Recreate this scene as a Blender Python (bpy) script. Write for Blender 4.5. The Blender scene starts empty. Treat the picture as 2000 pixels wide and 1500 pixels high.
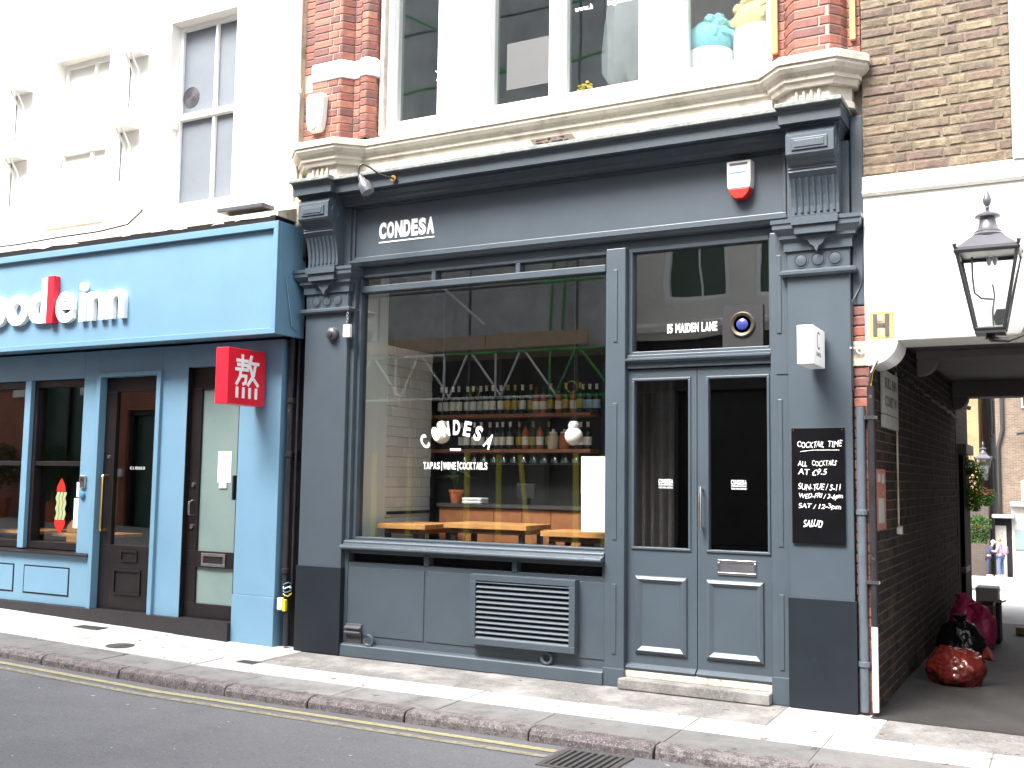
import bpy, bmesh, math, random
from mathutils import Vector, Matrix, noise
R = math.radians
random.seed(7)
S = bpy.context.scene
C = S.collection

# ------------------------------------------------------------------ camera
YAW, PITCH, ROLL = .4949, .0908, .0143
fw = Vector((-math.sin(YAW)*math.cos(PITCH), math.cos(YAW)*math.cos(PITCH), math.sin(PITCH)))
ri = Vector((math.cos(YAW), math.sin(YAW), 0))
up = ri.cross(fw)
r2 = math.cos(ROLL)*ri + math.sin(ROLL)*up
u2 = -math.sin(ROLL)*ri + math.cos(ROLL)*up
cam = bpy.data.cameras.new('camera'); cam.sensor_width = 36; cam.lens = 36*2048/2000
cam.clip_end = 2000; cam.clip_start = .05
co = bpy.data.objects.new('camera', cam); C.objects.link(co)
m = Matrix((r2, u2, -fw)).transposed().to_4x4(); m.translation = (0, -7.849, 1.62)
co.matrix_world = m
S.camera = co

# ------------------------------------------------------------------ sky, sun, exposure
SUN_EL, SUN_AZ = R(53), R(200)          # azimuth: compass direction the light comes from (0 = +y, clockwise)
w = bpy.data.worlds.new('World'); S.world = w; w.use_nodes = True
nt = w.node_tree
sky = nt.nodes.new('ShaderNodeTexSky'); sky.sky_type = 'NISHITA'; sky.sun_disc = False
sky.sun_elevation = SUN_EL; sky.sun_rotation = SUN_AZ; sky.dust_density = 4; sky.air_density = 1.0
hs = nt.nodes.new('ShaderNodeHueSaturation'); hs.inputs['Saturation'].default_value = .30
nt.links.new(sky.outputs[0], hs.inputs['Color'])
nt.links.new(hs.outputs[0], nt.nodes['Background'].inputs['Color'])
nt.nodes['Background'].inputs['Strength'].default_value = .10
sd = bpy.data.lights.new('sun', 'SUN'); sd.energy = 1.5; sd.angle = R(28); sd.color = (1, .965, .92)
so = bpy.data.objects.new('sun', sd); C.objects.link(so)
dv = Vector((math.sin(SUN_AZ)*math.cos(SUN_EL), math.cos(SUN_AZ)*math.cos(SUN_EL), math.sin(SUN_EL)))
so.rotation_euler = dv.to_track_quat('Z', 'Y').to_euler(); so.location = dv*40
S.view_settings.view_transform = 'Standard'; S.view_settings.look = 'None'
S.view_settings.gamma = 1; S.view_settings.use_curve_mapping = False
S.view_settings.exposure = 2.85
S.render.engine = 'CYCLES'
S.cycles.max_bounces = 10; S.cycles.diffuse_bounces = 5; S.cycles.transparent_max_bounces = 16

# ------------------------------------------------------------------ materials
MATS = {}
def pm(name, col, rough=.55, var=.12, scale=5, bump=.0, bscale=60, metal=0, spec=.5, rand=None, stain=None, coat=0, speck=None):
    """procedural principled: noise-varied colour, optional per-object palette (rand), stains with a shape of their own, fine bump"""
    mt = bpy.data.materials.new(name); mt.use_nodes = True; t = mt.node_tree; N = t.nodes; L = t.links
    b = N['Principled BSDF']; b.inputs['Roughness'].default_value = rough; b.inputs['Metallic'].default_value = metal
    b.inputs['Specular IOR Level'].default_value = spec; b.inputs['Coat Weight'].default_value = coat
    g = N.new('ShaderNodeNewGeometry')
    def nz(sc, det=4, ro=.6):
        n = N.new('ShaderNodeTexNoise'); n.inputs['Scale'].default_value = sc; n.inputs['Detail'].default_value = det
        n.inputs['Roughness'].default_value = ro; L.new(g.outputs['Position'], n.inputs['Vector']); return n
    if rand:
        oi = N.new('ShaderNodeObjectInfo'); cr = N.new('ShaderNodeValToRGB'); cr.color_ramp.interpolation = 'CONSTANT'
        e = cr.color_ramp.elements
        while len(e) < len(rand): e.new(.5)
        for i, c in enumerate(rand): e[i].position = i/len(rand); e[i].color = (*c, 1)
        L.new(oi.outputs['Random'], cr.inputs[0]); base = cr.outputs[0]
    else:
        rg = N.new('ShaderNodeRGB'); rg.outputs[0].default_value = (*col, 1); base = rg.outputs[0]
    n = nz(scale); mr = N.new('ShaderNodeMapRange'); mr.inputs[1].default_value = .25; mr.inputs[2].default_value = .75
    mr.inputs[3].default_value = 1-var; mr.inputs[4].default_value = 1+var; L.new(n.outputs[0], mr.inputs[0])
    mx = N.new('ShaderNodeVectorMath'); mx.operation = 'SCALE'; L.new(base, mx.inputs[0]); L.new(mr.outputs[0], mx.inputs['Scale'])
    out = mx.outputs[0]
    if stain:
        sc, lo, hi, scol = stain
        n2 = nz(sc, 6, .7); m2 = N.new('ShaderNodeMapRange'); m2.inputs[1].default_value = lo; m2.inputs[2].default_value = hi
        L.new(n2.outputs[0], m2.inputs[0]); mi = N.new('ShaderNodeMix'); mi.data_type = 'RGBA'
        L.new(m2.outputs[0], mi.inputs['Factor']); L.new(out, mi.inputs['A']); mi.inputs['B'].default_value = (*scol, 1)
        out = mi.outputs['Result']
    for sc, lo, hi, scol in (speck or []):
        n4 = nz(sc, 2, .5); m4 = N.new('ShaderNodeMapRange'); m4.inputs[1].default_value = lo; m4.inputs[2].default_value = hi; L.new(n4.outputs[0], m4.inputs[0])
        mi4 = N.new('ShaderNodeMix'); mi4.data_type = 'RGBA'; L.new(m4.outputs[0], mi4.inputs['Factor']); L.new(out, mi4.inputs['A']); mi4.inputs['B'].default_value = (*scol, 1); out = mi4.outputs['Result']
    L.new(out, b.inputs['Base Color'])
    if bump:
        n3 = nz(bscale, 5, .65); bp = N.new('ShaderNodeBump'); bp.inputs['Strength'].default_value = bump; bp.inputs['Distance'].default_value = .01
        L.new(n3.outputs[0], bp.inputs['Height']); L.new(bp.outputs[0], b.inputs['Normal'])
    MATS[name] = mt; return mt
def glass(name, tint=(.96, .98, .97), r0=.07, rough=0.0, wav=.0):
    mt = bpy.data.materials.new(name); mt.use_nodes = True; t = mt.node_tree; N = t.nodes; L = t.links
    N.remove(N['Principled BSDF']); o = N['Material Output']
    tr = N.new('ShaderNodeBsdfTransparent'); tr.inputs[0].default_value = (*tint, 1)
    gl = N.new('ShaderNodeBsdfGlossy'); gl.inputs['Roughness'].default_value = rough
    lw = N.new('ShaderNodeLayerWeight'); lw.inputs[0].default_value = .5
    p = N.new('ShaderNodeMath'); p.operation = 'POWER'; p.inputs[1].default_value = 5; L.new(lw.outputs['Facing'], p.inputs[0])
    ml = N.new('ShaderNodeMath'); ml.operation = 'MULTIPLY_ADD'; ml.inputs[1].default_value = 1-r0; ml.inputs[2].default_value = r0; L.new(p.outputs[0], ml.inputs[0])
    mx = N.new('ShaderNodeMixShader'); L.new(ml.outputs[0], mx.inputs[0]); L.new(tr.outputs[0], mx.inputs[1]); L.new(gl.outputs[0], mx.inputs[2])
    L.new(mx.outputs[0], o.inputs['Surface'])
    if wav:
        g = N.new('ShaderNodeNewGeometry'); n = N.new('ShaderNodeTexNoise'); n.inputs['Scale'].default_value = 1.3; n.inputs['Detail'].default_value = 1
        L.new(g.outputs['Position'], n.inputs['Vector']); bp = N.new('ShaderNodeBump'); bp.inputs['Strength'].default_value = wav; bp.inputs['Distance'].default_value = .05
        L.new(n.outputs[0], bp.inputs['Height']); L.new(bp.outputs[0], gl.inputs['Normal'])
    MATS[name] = mt
def brickmat(name, c1, c2, mo, rough=.85):
    mt = bpy.data.materials.new(name); mt.use_nodes = True; t = mt.node_tree; Nn = t.nodes; L = t.links; b = Nn['Principled BSDF']; b.inputs['Roughness'].default_value = rough
    g = Nn.new('ShaderNodeNewGeometry'); sp = Nn.new('ShaderNodeSeparateXYZ'); L.new(g.outputs['Position'], sp.inputs[0]); ad = Nn.new('ShaderNodeMath'); L.new(sp.outputs[0], ad.inputs[0]); L.new(sp.outputs[1], ad.inputs[1])
    cb = Nn.new('ShaderNodeCombineXYZ'); L.new(ad.outputs[0], cb.inputs[0]); L.new(sp.outputs[2], cb.inputs[1])
    br = Nn.new('ShaderNodeTexBrick'); br.inputs['Scale'].default_value = 1; br.inputs['Brick Width'].default_value = .235; br.inputs['Row Height'].default_value = .075; br.inputs['Mortar Size'].default_value = .008
    br.inputs['Color1'].default_value = (*c1, 1); br.inputs['Color2'].default_value = (*c2, 1); br.inputs['Mortar'].default_value = (*mo, 1); L.new(cb.outputs[0], br.inputs['Vector'])
    nz = Nn.new('ShaderNodeTexNoise'); nz.inputs['Scale'].default_value = 1.1; nz.inputs['Detail'].default_value = 5; L.new(g.outputs['Position'], nz.inputs['Vector'])
    mr = Nn.new('ShaderNodeMapRange'); mr.inputs[3].default_value = .55; mr.inputs[4].default_value = 1.35; L.new(nz.outputs[0], mr.inputs[0])
    sc = Nn.new('ShaderNodeVectorMath'); sc.operation = 'SCALE'; L.new(br.outputs[0], sc.inputs[0]); L.new(mr.outputs[0], sc.inputs['Scale']); L.new(sc.outputs[0], b.inputs['Base Color']); MATS[name] = mt
def leafmat(name, c):
    mt = bpy.data.materials.new(name); mt.use_nodes = True; t = mt.node_tree; Nn = t.nodes; L = t.links; Nn.remove(Nn['Principled BSDF'])
    g = Nn.new('ShaderNodeNewGeometry'); nz = Nn.new('ShaderNodeTexNoise'); nz.inputs['Scale'].default_value = 14; L.new(g.outputs['Position'], nz.inputs['Vector'])
    mr = Nn.new('ShaderNodeMapRange'); mr.inputs[3].default_value = .45; mr.inputs[4].default_value = 1.5; L.new(nz.outputs[0], mr.inputs[0])
    sc = Nn.new('ShaderNodeVectorMath'); sc.operation = 'SCALE'; sc.inputs[0].default_value = c; L.new(mr.outputs[0], sc.inputs['Scale'])
    d = Nn.new('ShaderNodeBsdfDiffuse'); tl = Nn.new('ShaderNodeBsdfTranslucent'); L.new(sc.outputs[0], d.inputs[0]); L.new(sc.outputs[0], tl.inputs[0])
    mx = Nn.new('ShaderNodeMixShader'); mx.inputs[0].default_value = .45; L.new(d.outputs[0], mx.inputs[1]); L.new(tl.outputs[0], mx.inputs[2]); L.new(mx.outputs[0], Nn['Material Output'].inputs[0]); MATS[name] = mt
GREY = (.048, .063, .078)
pm('grey_paint', GREY, .38, .10, 3, .10, 140, stain=(2.2, .62, .8, (.059, .075, .090)))
pm('grey_board', (.011, .0145, .0195), .45, .15, 4, .06, 90, stain=(5, .64, .8, (.024, .030, .038)), spec=.22)
pm('lead', (.145, .16, .15), .6, .25, 14, .3, 40, stain=(22, .5, .7, (.27, .30, .275)))
pm('cornice_dark', (.044, .058, .073), .42, .12, 3, .08, 120)
pm('blue_paint', (.124, .235, .330), .42, .06, 2.5, .05, 140, stain=(3, .64, .8, (.135, .245, .335)))
pm('blue_trim', (.115, .225, .315), .4, .06, 3, .04, 140)
pm('brown_black', (.012, .0095, .0105), .35, .2, 6, .05, 120, spec=.25)
pm('tread_plate', (.020, .018, .021), .45, .25, 60, .6, 55, spec=.3)
pm('white_render', (.80, .78, .73), .7, .04, 2, .15, 60, stain=(1.7, .62, .82, (.70, .66, .58)))
pm('white_gloss', (.82, .82, .80), .35, .03, 3, .04, 80, stain=(8, .66, .8, (.66, .64, .58)))
pm('cream_stone', (.46, .41, .345), .7, .12, 5, .2, 50, stain=(7, .5, .75, (.25, .21, .175)))
pm('dirty_cream', (.56, .49, .38), .75, .2, 6, .25, 40, stain=(9, .52, .7, (.20, .16, .12)))
pm('mortar_light', (.36, .29, .24), .9, .15, 20, .5, 80)
pm('mortar_stock', (.165, .132, .098), .95, .25, 14, .7, 70, stain=(6, .5, .7, (.13, .105, .08)))
pm('mortar_dark', (.13, .105, .085), .95, .25, 14, .6, 70)
pm('red_brick', (.4, .1, .05), .7, .28, 22, .35, 70, rand=[(.23, .072, .046), (.28, .092, .06), (.19, .058, .043), (.31, .115, .075), (.14, .05, .042), (.25, .08, .052), (.165, .06, .047)], stain=(7, .5, .75, (.085, .05, .045)))
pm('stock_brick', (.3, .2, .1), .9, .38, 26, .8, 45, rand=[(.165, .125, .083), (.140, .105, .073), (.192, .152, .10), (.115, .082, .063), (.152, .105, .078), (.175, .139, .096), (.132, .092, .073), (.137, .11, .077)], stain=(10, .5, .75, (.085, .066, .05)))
pm('dark_brick', (.07, .05, .035), .8, .35, 26, .5, 60, rand=[(.046, .032, .024), (.032, .024, .019), (.058, .040, .028), (.026, .02, .017), (.064, .036, .026), (.04, .029, .022)], stain=(3, .4, .65, (.016, .013, .012)), spec=.2)  # brick colours lowered to hold the shade of the covered passage
pm('dark_brick_mass', (.036, .026, .020), .8, .5, 9, .5, 60, stain=(3, .42, .66, (.016, .013, .012)), spec=.2)  # the same passage shade put into one plain colour
pm('slab', (.40, .39, .36), .85, .10, 3, .25, 90, rand=[(.40, .39, .36), (.365, .355, .33), (.42, .41, .38), (.345, .335, .315)], stain=(3.2, .5, .74, (.17, .165, .158)), speck=[(9, .70, .73, (.10, .095, .09)), (60, .62, .7, (.20, .19, .18))])
pm('rough_concrete', (.135, .128, .122), .9, .3, 45, .5, 110, stain=(2.2, .45, .66, (.27, .26, .245)), speck=[(70, .60, .68, (.24, .23, .22)), (12, .70, .73, (.05, .048, .046))])
pm('slab_grimy', (.2, .19, .18), .85, .16, 5, .3, 90, rand=[(.155, .15, .145), (.135, .131, .127), (.18, .174, .168)], stain=(3.5, .46, .68, (.095, .092, .09)), speck=[(9, .70, .73, (.05, .048, .046)), (60, .62, .7, (.16, .155, .15))])
pm('kerb_granite', (.25, .22, .21), .8, .4, 70, .7, 50, rand=[(.13, .112, .110), (.11, .093, .094), (.15, .133, .13)], stain=(14, .45, .62, (.05, .042, .042)), speck=[(80, .58, .66, (.22, .19, .19)), (75, .6, .68, (.04, .034, .034))])
pm('joint', (.17, .162, .152), .95, .2, 10)
pm('asphalt', (.102, .102, .111), .85, .14, 2.2, .8, 260, stain=(1.2, .45, .75, (.122, .122, .131)), speck=[(55, .60, .68, (.15, .15, .157)), (48, .62, .7, (.065, .065, .071)), (11, .735, .75, (.36, .35, .33))])
pm('passage_asphalt', (.033, .031, .030), .6, .25, 2.5, .5, 160, stain=(1.6, .45, .7, (.052, .049, .046)), spec=.25, speck=[(14, .70, .74, (.09, .085, .08))])  # darker than the road asphalt, with the passage shade in the colour
pm('court_paving', (.34, .33, .32), .8, .15, 3, .3, 80, stain=(2, .5, .7, (.24, .23, .22)))
pm('yellow_line', (.27, .24, .125), .8, .2, 12, .4, 160, stain=(30, .52, .66, (.10, .097, .09)))
pm('yellow_worn', (.21, .192, .125), .8, .2, 12, .4, 160, stain=(26, .46, .62, (.09, .088, .086)))
pm('cast_iron', (.05, .047, .046), .6, .25, 40, .4, 80)
pm('black_metal', (.018, .018, .02), .4, .2, 12, .1, 60)
pm('pipe_black', (.02, .019, .022), .4, .3, 8, .15, 30, stain=(14, .62, .75, (.13, .12, .12)), spec=.3)
pm('pipe_grey', (.075, .092, .112), .4, .15, 8, .1, 60)
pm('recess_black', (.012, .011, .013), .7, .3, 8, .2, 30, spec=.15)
pm('grey_metal', (.10, .098, .112), .38, .15, 10, .1, 60, metal=.4)
pm('chrome', (.55, .54, .52), .25, .1, 20, 0, 60, metal=1)
pm('brass', (.62, .42, .14), .3, .1, 20, 0, 60, metal=1)
pm('white_plastic', (.66, .645, .615), .4, .03, 4)
pm('sign_white', (.88, .88, .87), .35, .02, 4)
pm('vinyl_white', (.85, .85, .85), .5, .02, 4)
pm('paper', (.84, .85, .86), .7, .02, 4)
pm('red_plastic', (.42, .018, .012), .3, .06, 4)
pm('sign_red', (.72, .012, .03), .35, .04, 3)
pm('black_board', (.004, .004, .005), .3, .3, 5, spec=.18)
pm('chalk', (.82, .82, .80), .9, .12, 60)
pm('wood_pine', (.50, .235, .075), .5, .25, 7, .1, 40, stain=(9, .6, .75, (.30, .12, .035)))
pm('wood_dark', (.26, .10, .042), .5, .3, 8, .1, 40)
pm('batten', (.52, .22, .07), .6, .2, 10, .2, 40)
pm('tile_white', (.66, .64, .60), .22, .04, 3, rand=[(.66, .64, .60), (.62, .60, .56), (.69, .67, .63)])
pm('grout', (.42, .40, .37), .9, .1, 10)
pm('plaster_pale', (.66, .69, .65), .6, .03, 3)
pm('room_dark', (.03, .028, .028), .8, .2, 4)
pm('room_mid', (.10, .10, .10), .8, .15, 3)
pm('curtain', (.055, .047, .045), .9, .2, 12)
pm('opal', (.85, .85, .83), .12, .01, 4)
pm('bottle_dark', (.012, .016, .012), .06, .2, 4)
pm('bottle_green', (.02, .05, .015), .06, .2, 4)
pm('bottle_amber', (.36, .085, .018), .08, .2, 4)
pm('label', (.70, .68, .62), .6, .1, 30)
pm('label_blue', (.34, .48, .62), .6, .1, 30)
pm('foil_gold', (.48, .36, .07), .35, .2, 20, metal=.5)
pm('foil_white', (.75, .72, .68), .5, .1, 20)
pm('terracotta', (.42, .12, .045), .8, .15, 12)
pm('leaf_dark', (.022, .04, .02), .4, .3, 12)
leafmat('leaf', (.16, .30, .04))
leafmat('leaf_mid', (.065, .13, .04))
pm('flower_white', (.8, .8, .78), .6, .05, 9)
pm('flower_red', (.36, .075, .065), .6, .3, 9)
pm('flower_yellow', (.75, .55, .02), .6, .15, 20)
pm('bag_red', (.085, .010, .008), .22, .35, 4, .25, 9, stain=(5, .5, .7, (.17, .026, .014)))
pm('bag_black', (.010, .010, .011), .2, .3, 4, .3, 12)
pm('bag_pink', (.72, .06, .20), .25, .2, 5, .3, 12)
pm('cardboard', (.42, .30, .18), .85, .15, 9)
pm('gilt_plate', (.42, .30, .10), .55, .3, 20, .2, 60, stain=(30, .52, .66, (.13, .10, .07)))
pm('plate_dark', (.06, .05, .055), .6, .2, 20)
pm('red_board', (.34, .12, .085), .6, .25, 8, .1, 40, stain=(10, .58, .72, (.60, .50, .46)))
pm('sign_dirty', (.40, .40, .36), .6, .12, 6, stain=(8, .55, .75, (.25, .24, .21)))
pm('yellow_plastic', (.65, .50, .03), .45, .2, 12)
pm('bronze', (.085, .07, .05), .4, .2, 20, 0, 60, metal=.7)
pm('cap_blue', (.035, .045, .22), .2, .05, 8)
pm('blue_plastic', (.05, .17, .34), .45, .2, 12)
pm('frost', (.145, .20, .188), .45, .05, 2, stain=(1.6, .5, .75, (.12, .172, .172)))
pm('blind_grey', (.135, .152, .175), .45, .06, 2.2, stain=(3, .5, .8, (.11, .125, .142)))
pm('blind_white', (.74, .73, .68), .6, .04, 3)
pm('scaffold_steel', (.68, .68, .67), .45, .15, 10, metal=.3)
pm('scaffold_green', (.03, .30, .07), .45, .15, 10)
pm('scaffold_yellow', (.55, .50, .04), .6, .1, 8)
pm('scaffold_dark', (.07, .085, .085), .5, .15, 10)
pm('board_timber', (.42, .31, .21), .8, .2, 9)
pm('sheeting', (.40, .41, .42), .6, .25, 2.5, stain=(1.5, .5, .7, (.52, .53, .54)))
pm('opp_stone', (.72, .69, .64), .8, .1, 3)
pm('opp_dark', (.012, .012, .014), .5, .2, 4)
pm('opp_green', (.02, .06, .045), .3, .1, 4)
brickmat('opp_red', (.36, .09, .045), (.28, .07, .04), (.30, .20, .15))
pm('opp_wall', (.10, .095, .095), .8, .15, 4)
pm('ceiling_soffit', (.24, .215, .21), .8, .1, 4, .1, 30, stain=(2, .5, .75, (.25, .225, .215)))
brickmat('court_yellow', (.30, .19, .08), (.22, .14, .06), (.20, .16, .11))
brickmat('court_brown', (.14, .10, .07), (.09, .062, .045), (.16, .135, .11))
brickmat('court_dark', (.06, .042, .034), (.04, .03, .026), (.075, .062, .052))
pm('court_white', (.33, .32, .30), .8, .1, 4, stain=(4, .5, .7, (.22, .21, .19)))
pm('skin', (.50, .28, .20), .6, .05, 8)
pm('cloth_navy', (.02, .028, .06), .85, .2, 20)
pm('cloth_denim', (.07, .10, .20), .85, .2, 20)
pm('cloth_pattern', (.22, .20, .34), .85, .5, 14, stain=(22, .52, .58, (.45, .12, .14)))
pm('hair', (.20, .12, .07), .7, .2, 30)
pm('knit_blue', (.20, .50, .58), .9, .15, 30, .4, 60)
pm('knit_yellow', (.72, .58, .26), .9, .15, 30, .4, 60)
pm('pot_white', (.80, .80, .80), .4, .03, 4)
pm('cloth_white', (.20, .20, .22), .85, .1, 10)
pm('decal_grey', (.065, .065, .068), .6, .04, 5)
pm('white_print', (.80, .80, .80), .6, .02, 5)
pm('noodle_print', (.27, .31, .15), .6, .05, 10)
glass('glass', r0=.09); glass('glassware', (.9, .95, .93), .22); glass('glass_old', (.90, .94, .93), .13, 0, .06); glass('lamp_glass', (.95, .97, .96), .06)
M = MATS

# ------------------------------------------------------------------ mesh helpers
ORG = {}
def tag(o, label=None, cat=None, group=None, kind=None):
    if label: o['label'] = label
    if cat: o['category'] = cat
    if group: o['group'] = group
    if kind: o['kind'] = kind
    return o
def thing(name, loc, label, cat, group=None):
    o = bpy.data.objects.new(name, None); C.objects.link(o); o.location = loc; o.empty_display_size = .1
    ORG[o.name] = Vector(loc); return tag(o, label, cat, group)
class MB:
    def __init__(s): s.v = []; s.f = []
    def add(s, vs, fs):
        b = len(s.v); s.v += [tuple(p) for p in vs]; s.f += [tuple(b+i for i in f) for f in fs]; return s
    def box(s, x0, x1, y0, y1, z0, z1):
        return s.add([(x0,y0,z0),(x1,y0,z0),(x1,y1,z0),(x0,y1,z0),(x0,y0,z1),(x1,y0,z1),(x1,y1,z1),(x0,y1,z1)],
                     [(0,3,2,1),(4,5,6,7),(0,1,5,4),(1,2,6,5),(2,3,7,6),(3,0,4,7)])
    def prism(s, poly, f0, f1):
        """poly: list of 2-D points; f0, f1 map a 2-D point to a 3-D point on each end"""
        n = len(poly); return s.add([f0(p) for p in poly]+[f1(p) for p in poly],
            [tuple(range(n-1, -1, -1)), tuple(range(n, 2*n))]+[(i, (i+1) % n, n+(i+1) % n, n+i) for i in range(n)])
    def tube(s, pts, r, n=8, cap=True):
        pts = [Vector(p) for p in pts]; rs = r if isinstance(r, (list, tuple)) else [r]*len(pts); rings = []
        t0 = (pts[1]-pts[0]).normalized(); a = t0.orthogonal().normalized()
        for i, p in enumerate(pts):
            t = (pts[min(i+1, len(pts)-1)]-pts[max(i-1, 0)]).normalized()
            a = (a-t*a.dot(t)).normalized(); b = t.cross(a)
            rings.append([p+(a*math.cos(2*math.pi*k/n)+b*math.sin(2*math.pi*k/n))*rs[i] for k in range(n)])
        fs = [(i*n+k, i*n+(k+1) % n, (i+1)*n+(k+1) % n, (i+1)*n+k) for i in range(len(pts)-1) for k in range(n)]
        if cap: fs += [tuple(range(n-1, -1, -1)), tuple(range((len(pts)-1)*n, len(pts)*n))]
        return s.add([p for rg in rings for p in rg], fs)
    def lathe(s, prof, c, n=16, axis='z'):
        vs = []
        for r, h in prof:
            for k in range(n):
                a = 2*math.pi*k/n; p = (r*math.cos(a), r*math.sin(a), h)
                if axis == 'y': p = (p[0], p[2], p[1])
                vs.append((c[0]+p[0], c[1]+p[1], c[2]+p[2]))
        fs = [(i*n+k, i*n+(k+1) % n, (i+1)*n+(k+1) % n, (i+1)*n+k) for i in range(len(prof)-1) for k in range(n)]
        fs += [tuple(range(n-1, -1, -1)), tuple(range((len(prof)-1)*n, len(prof)*n))]
        return s.add(vs, fs)
    def sweep(s, path, prof, closed_prof=True):
        """path: plan points; prof: (outward offset, z); outward is to the right of travel"""
        P = [Vector((p[0], p[1])) for p in path]; n = len(prof); vs = []
        for i, p in enumerate(P):
            d0 = (P[i]-P[i-1]).normalized() if i else (P[1]-P[0]).normalized()
            d1 = (P[i+1]-P[i]).normalized() if i < len(P)-1 else d0
            n0 = Vector((d0.y, -d0.x)); n1 = Vector((d1.y, -d1.x)); mi = (n0+n1)
            mi = mi/max(1e-6, mi.dot(n0)) if mi.length > 1e-6 else n0
            for o, z in prof: q = p+mi*o; vs.append((q.x, q.y, z))
        fs = [(i*n+k, i*n+(k+1) % n, (i+1)*n+(k+1) % n, (i+1)*n+k) for i in range(len(P)-1) for k in range(n if closed_prof else n-1)]
        if closed_prof: fs += [tuple(range(n)), tuple(range((len(P)-1)*n+n-1, (len(P)-1)*n-1, -1))]
        return s.add(vs, fs)
    def gridwall(s, x0, x1, z0, z1, y0, y1, ops):
        xs = sorted({x0, x1, *[o[0] for o in ops], *[o[1] for o in ops]}); zs = sorted({z0, z1, *[o[2] for o in ops], *[o[3] for o in ops]})
        for i in range(len(xs)-1):
            for j in range(len(zs)-1):
                cx, cz = (xs[i]+xs[i+1])/2, (zs[j]+zs[j+1])/2
                if not (x0 < cx < x1 and z0 < cz < z1): continue
                if any(o[0] < cx < o[1] and o[2] < cz < o[3] for o in ops): continue
                s.box(xs[i], xs[i+1], y0, y1, zs[j], zs[j+1])
        return s
    def text(s, txt, o, u, v, w=None, h=None, depth=.002, bold=0, wob=0, shear=0, spacing=1, font_h=None):
        """text fitted to width w and height h; o: lower-left corner, u/v: unit directions"""
        vs, fs = text_mesh(txt, bold, spacing)
        x0 = min(p[0] for p in vs); x1 = max(p[0] for p in vs); y0 = min(p[1] for p in vs); y1 = max(p[1] for p in vs)
        if font_h: sy = font_h; y0 = 0
        else: sy = h/(y1-y0)
        sx = w/(x1-x0) if w else sy
        o, u, v = Vector(o), Vector(u), Vector(v); nn = u.cross(v); out = []
        for p in vs:
            a = (p[0]-x0)*sx; b = (p[1]-y0)*sy; a += shear*b
            if wob: b += wob*math.sin(a*37+len(txt))+wob*.7*math.sin(a*91); a += wob*.6*math.sin(b*120+a*20)
            out.append(o+u*a+v*b+nn*(depth if p[2] > 0 else 0))
        return s.add(out, fs)
    def block(s, txt, o, u, v, w, h, depth=.002, bold=.05, gap=.10, space=.45):
        """heavy condensed capitals: every letter fitted to its own cell"""
        nat = {'I': .42, '1': .40, ' ': space, 'M': 1.25, 'W': 1.3, 'N': 1.05, 'E': .86, 'L': .82, 'T': .9}
        ws = [nat.get(c, 1.) for c in txt]; tot = sum(ws)+gap*(len(txt)-1); k = w/tot; x = 0; o, u, v = Vector(o), Vector(u), Vector(v)
        for c, a in zip(txt, ws):
            if c != ' ': s.text(c, o+u*x, u, v, a*k, h, depth, bold)
            x += (a+gap)*k
        return s
    def build(s, name, mat, parent=None, smooth=False, bevel=0, label=None, cat=None, group=None, kind=None, fix=True):
        me = bpy.data.meshes.new(name)
        if parent is not None: og = ORG[parent.name]
        else:
            xs = [p[0] for p in s.v]; ys = [p[1] for p in s.v]; zs = [p[2] for p in s.v]
            og = Vector(((min(xs)+max(xs))/2, (min(ys)+max(ys))/2, min(zs)))
        me.from_pydata([(p[0]-og[0], p[1]-og[1], p[2]-og[2]) for p in s.v], [], s.f)
        if fix:
            bm = bmesh.new(); bm.from_mesh(me); bmesh.ops.recalc_face_normals(bm, faces=bm.faces); bm.to_mesh(me); bm.free()
        me.materials.append(M[mat] if isinstance(mat, str) else mat)
        if smooth: me.polygons.foreach_set('use_smooth', [True]*len(me.polygons))
        o = bpy.data.objects.new(name, me); C.objects.link(o)
        if parent is None: o.location = og
        else: o.parent = parent
        ORG[o.name] = Vector(og)
        if bevel:
            b = o.modifiers.new('bevel', 'BEVEL'); b.width = bevel; b.segments = 2; b.limit_method = 'ANGLE'; b.angle_limit = R(40)
        if smooth:
            try: me.set_sharp_from_angle(angle=R(38))
            except Exception: pass
        return tag(o, label, cat, group, kind)
TXT = {}
def text_mesh(txt, bold, spacing):
    k = (txt, bold, spacing)
    if k in TXT: return TXT[k]
    cu = bpy.data.curves.new('t', 'FONT'); cu.body = txt; cu.size = 1; cu.extrude = .01; cu.offset = bold; cu.space_character = spacing
    cu.resolution_u = 4
    o = bpy.data.objects.new('t', cu); C.objects.link(o); bpy.context.view_layer.update()
    dg = bpy.context.evaluated_depsgraph_get(); me = bpy.data.meshes.new_from_object(o.evaluated_get(dg))
    r = ([tuple(v.co) for v in me.vertices], [tuple(p.vertices) for p in me.polygons])
    bpy.data.objects.remove(o); bpy.data.curves.remove(cu); bpy.data.meshes.remove(me); TXT[k] = r; return r
def box(x0, x1, y0, y1, z0, z1): return MB().box(x0, x1, y0, y1, z0, z1)
def copy_tree(o, parent=None, loc=None, rz=None, label=None):
    c = o.copy(); C.objects.link(c)
    if parent: c.parent = parent
    if loc is not None: c.location = loc
    if rz is not None: c.rotation_euler = (0, 0, rz)
    if label: c['label'] = label
    for ch in o.children: copy_tree(ch, c)
    ORG[c.name] = Vector(c.location) if loc is not None else ORG.get(o.name, Vector())
    return c

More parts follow.
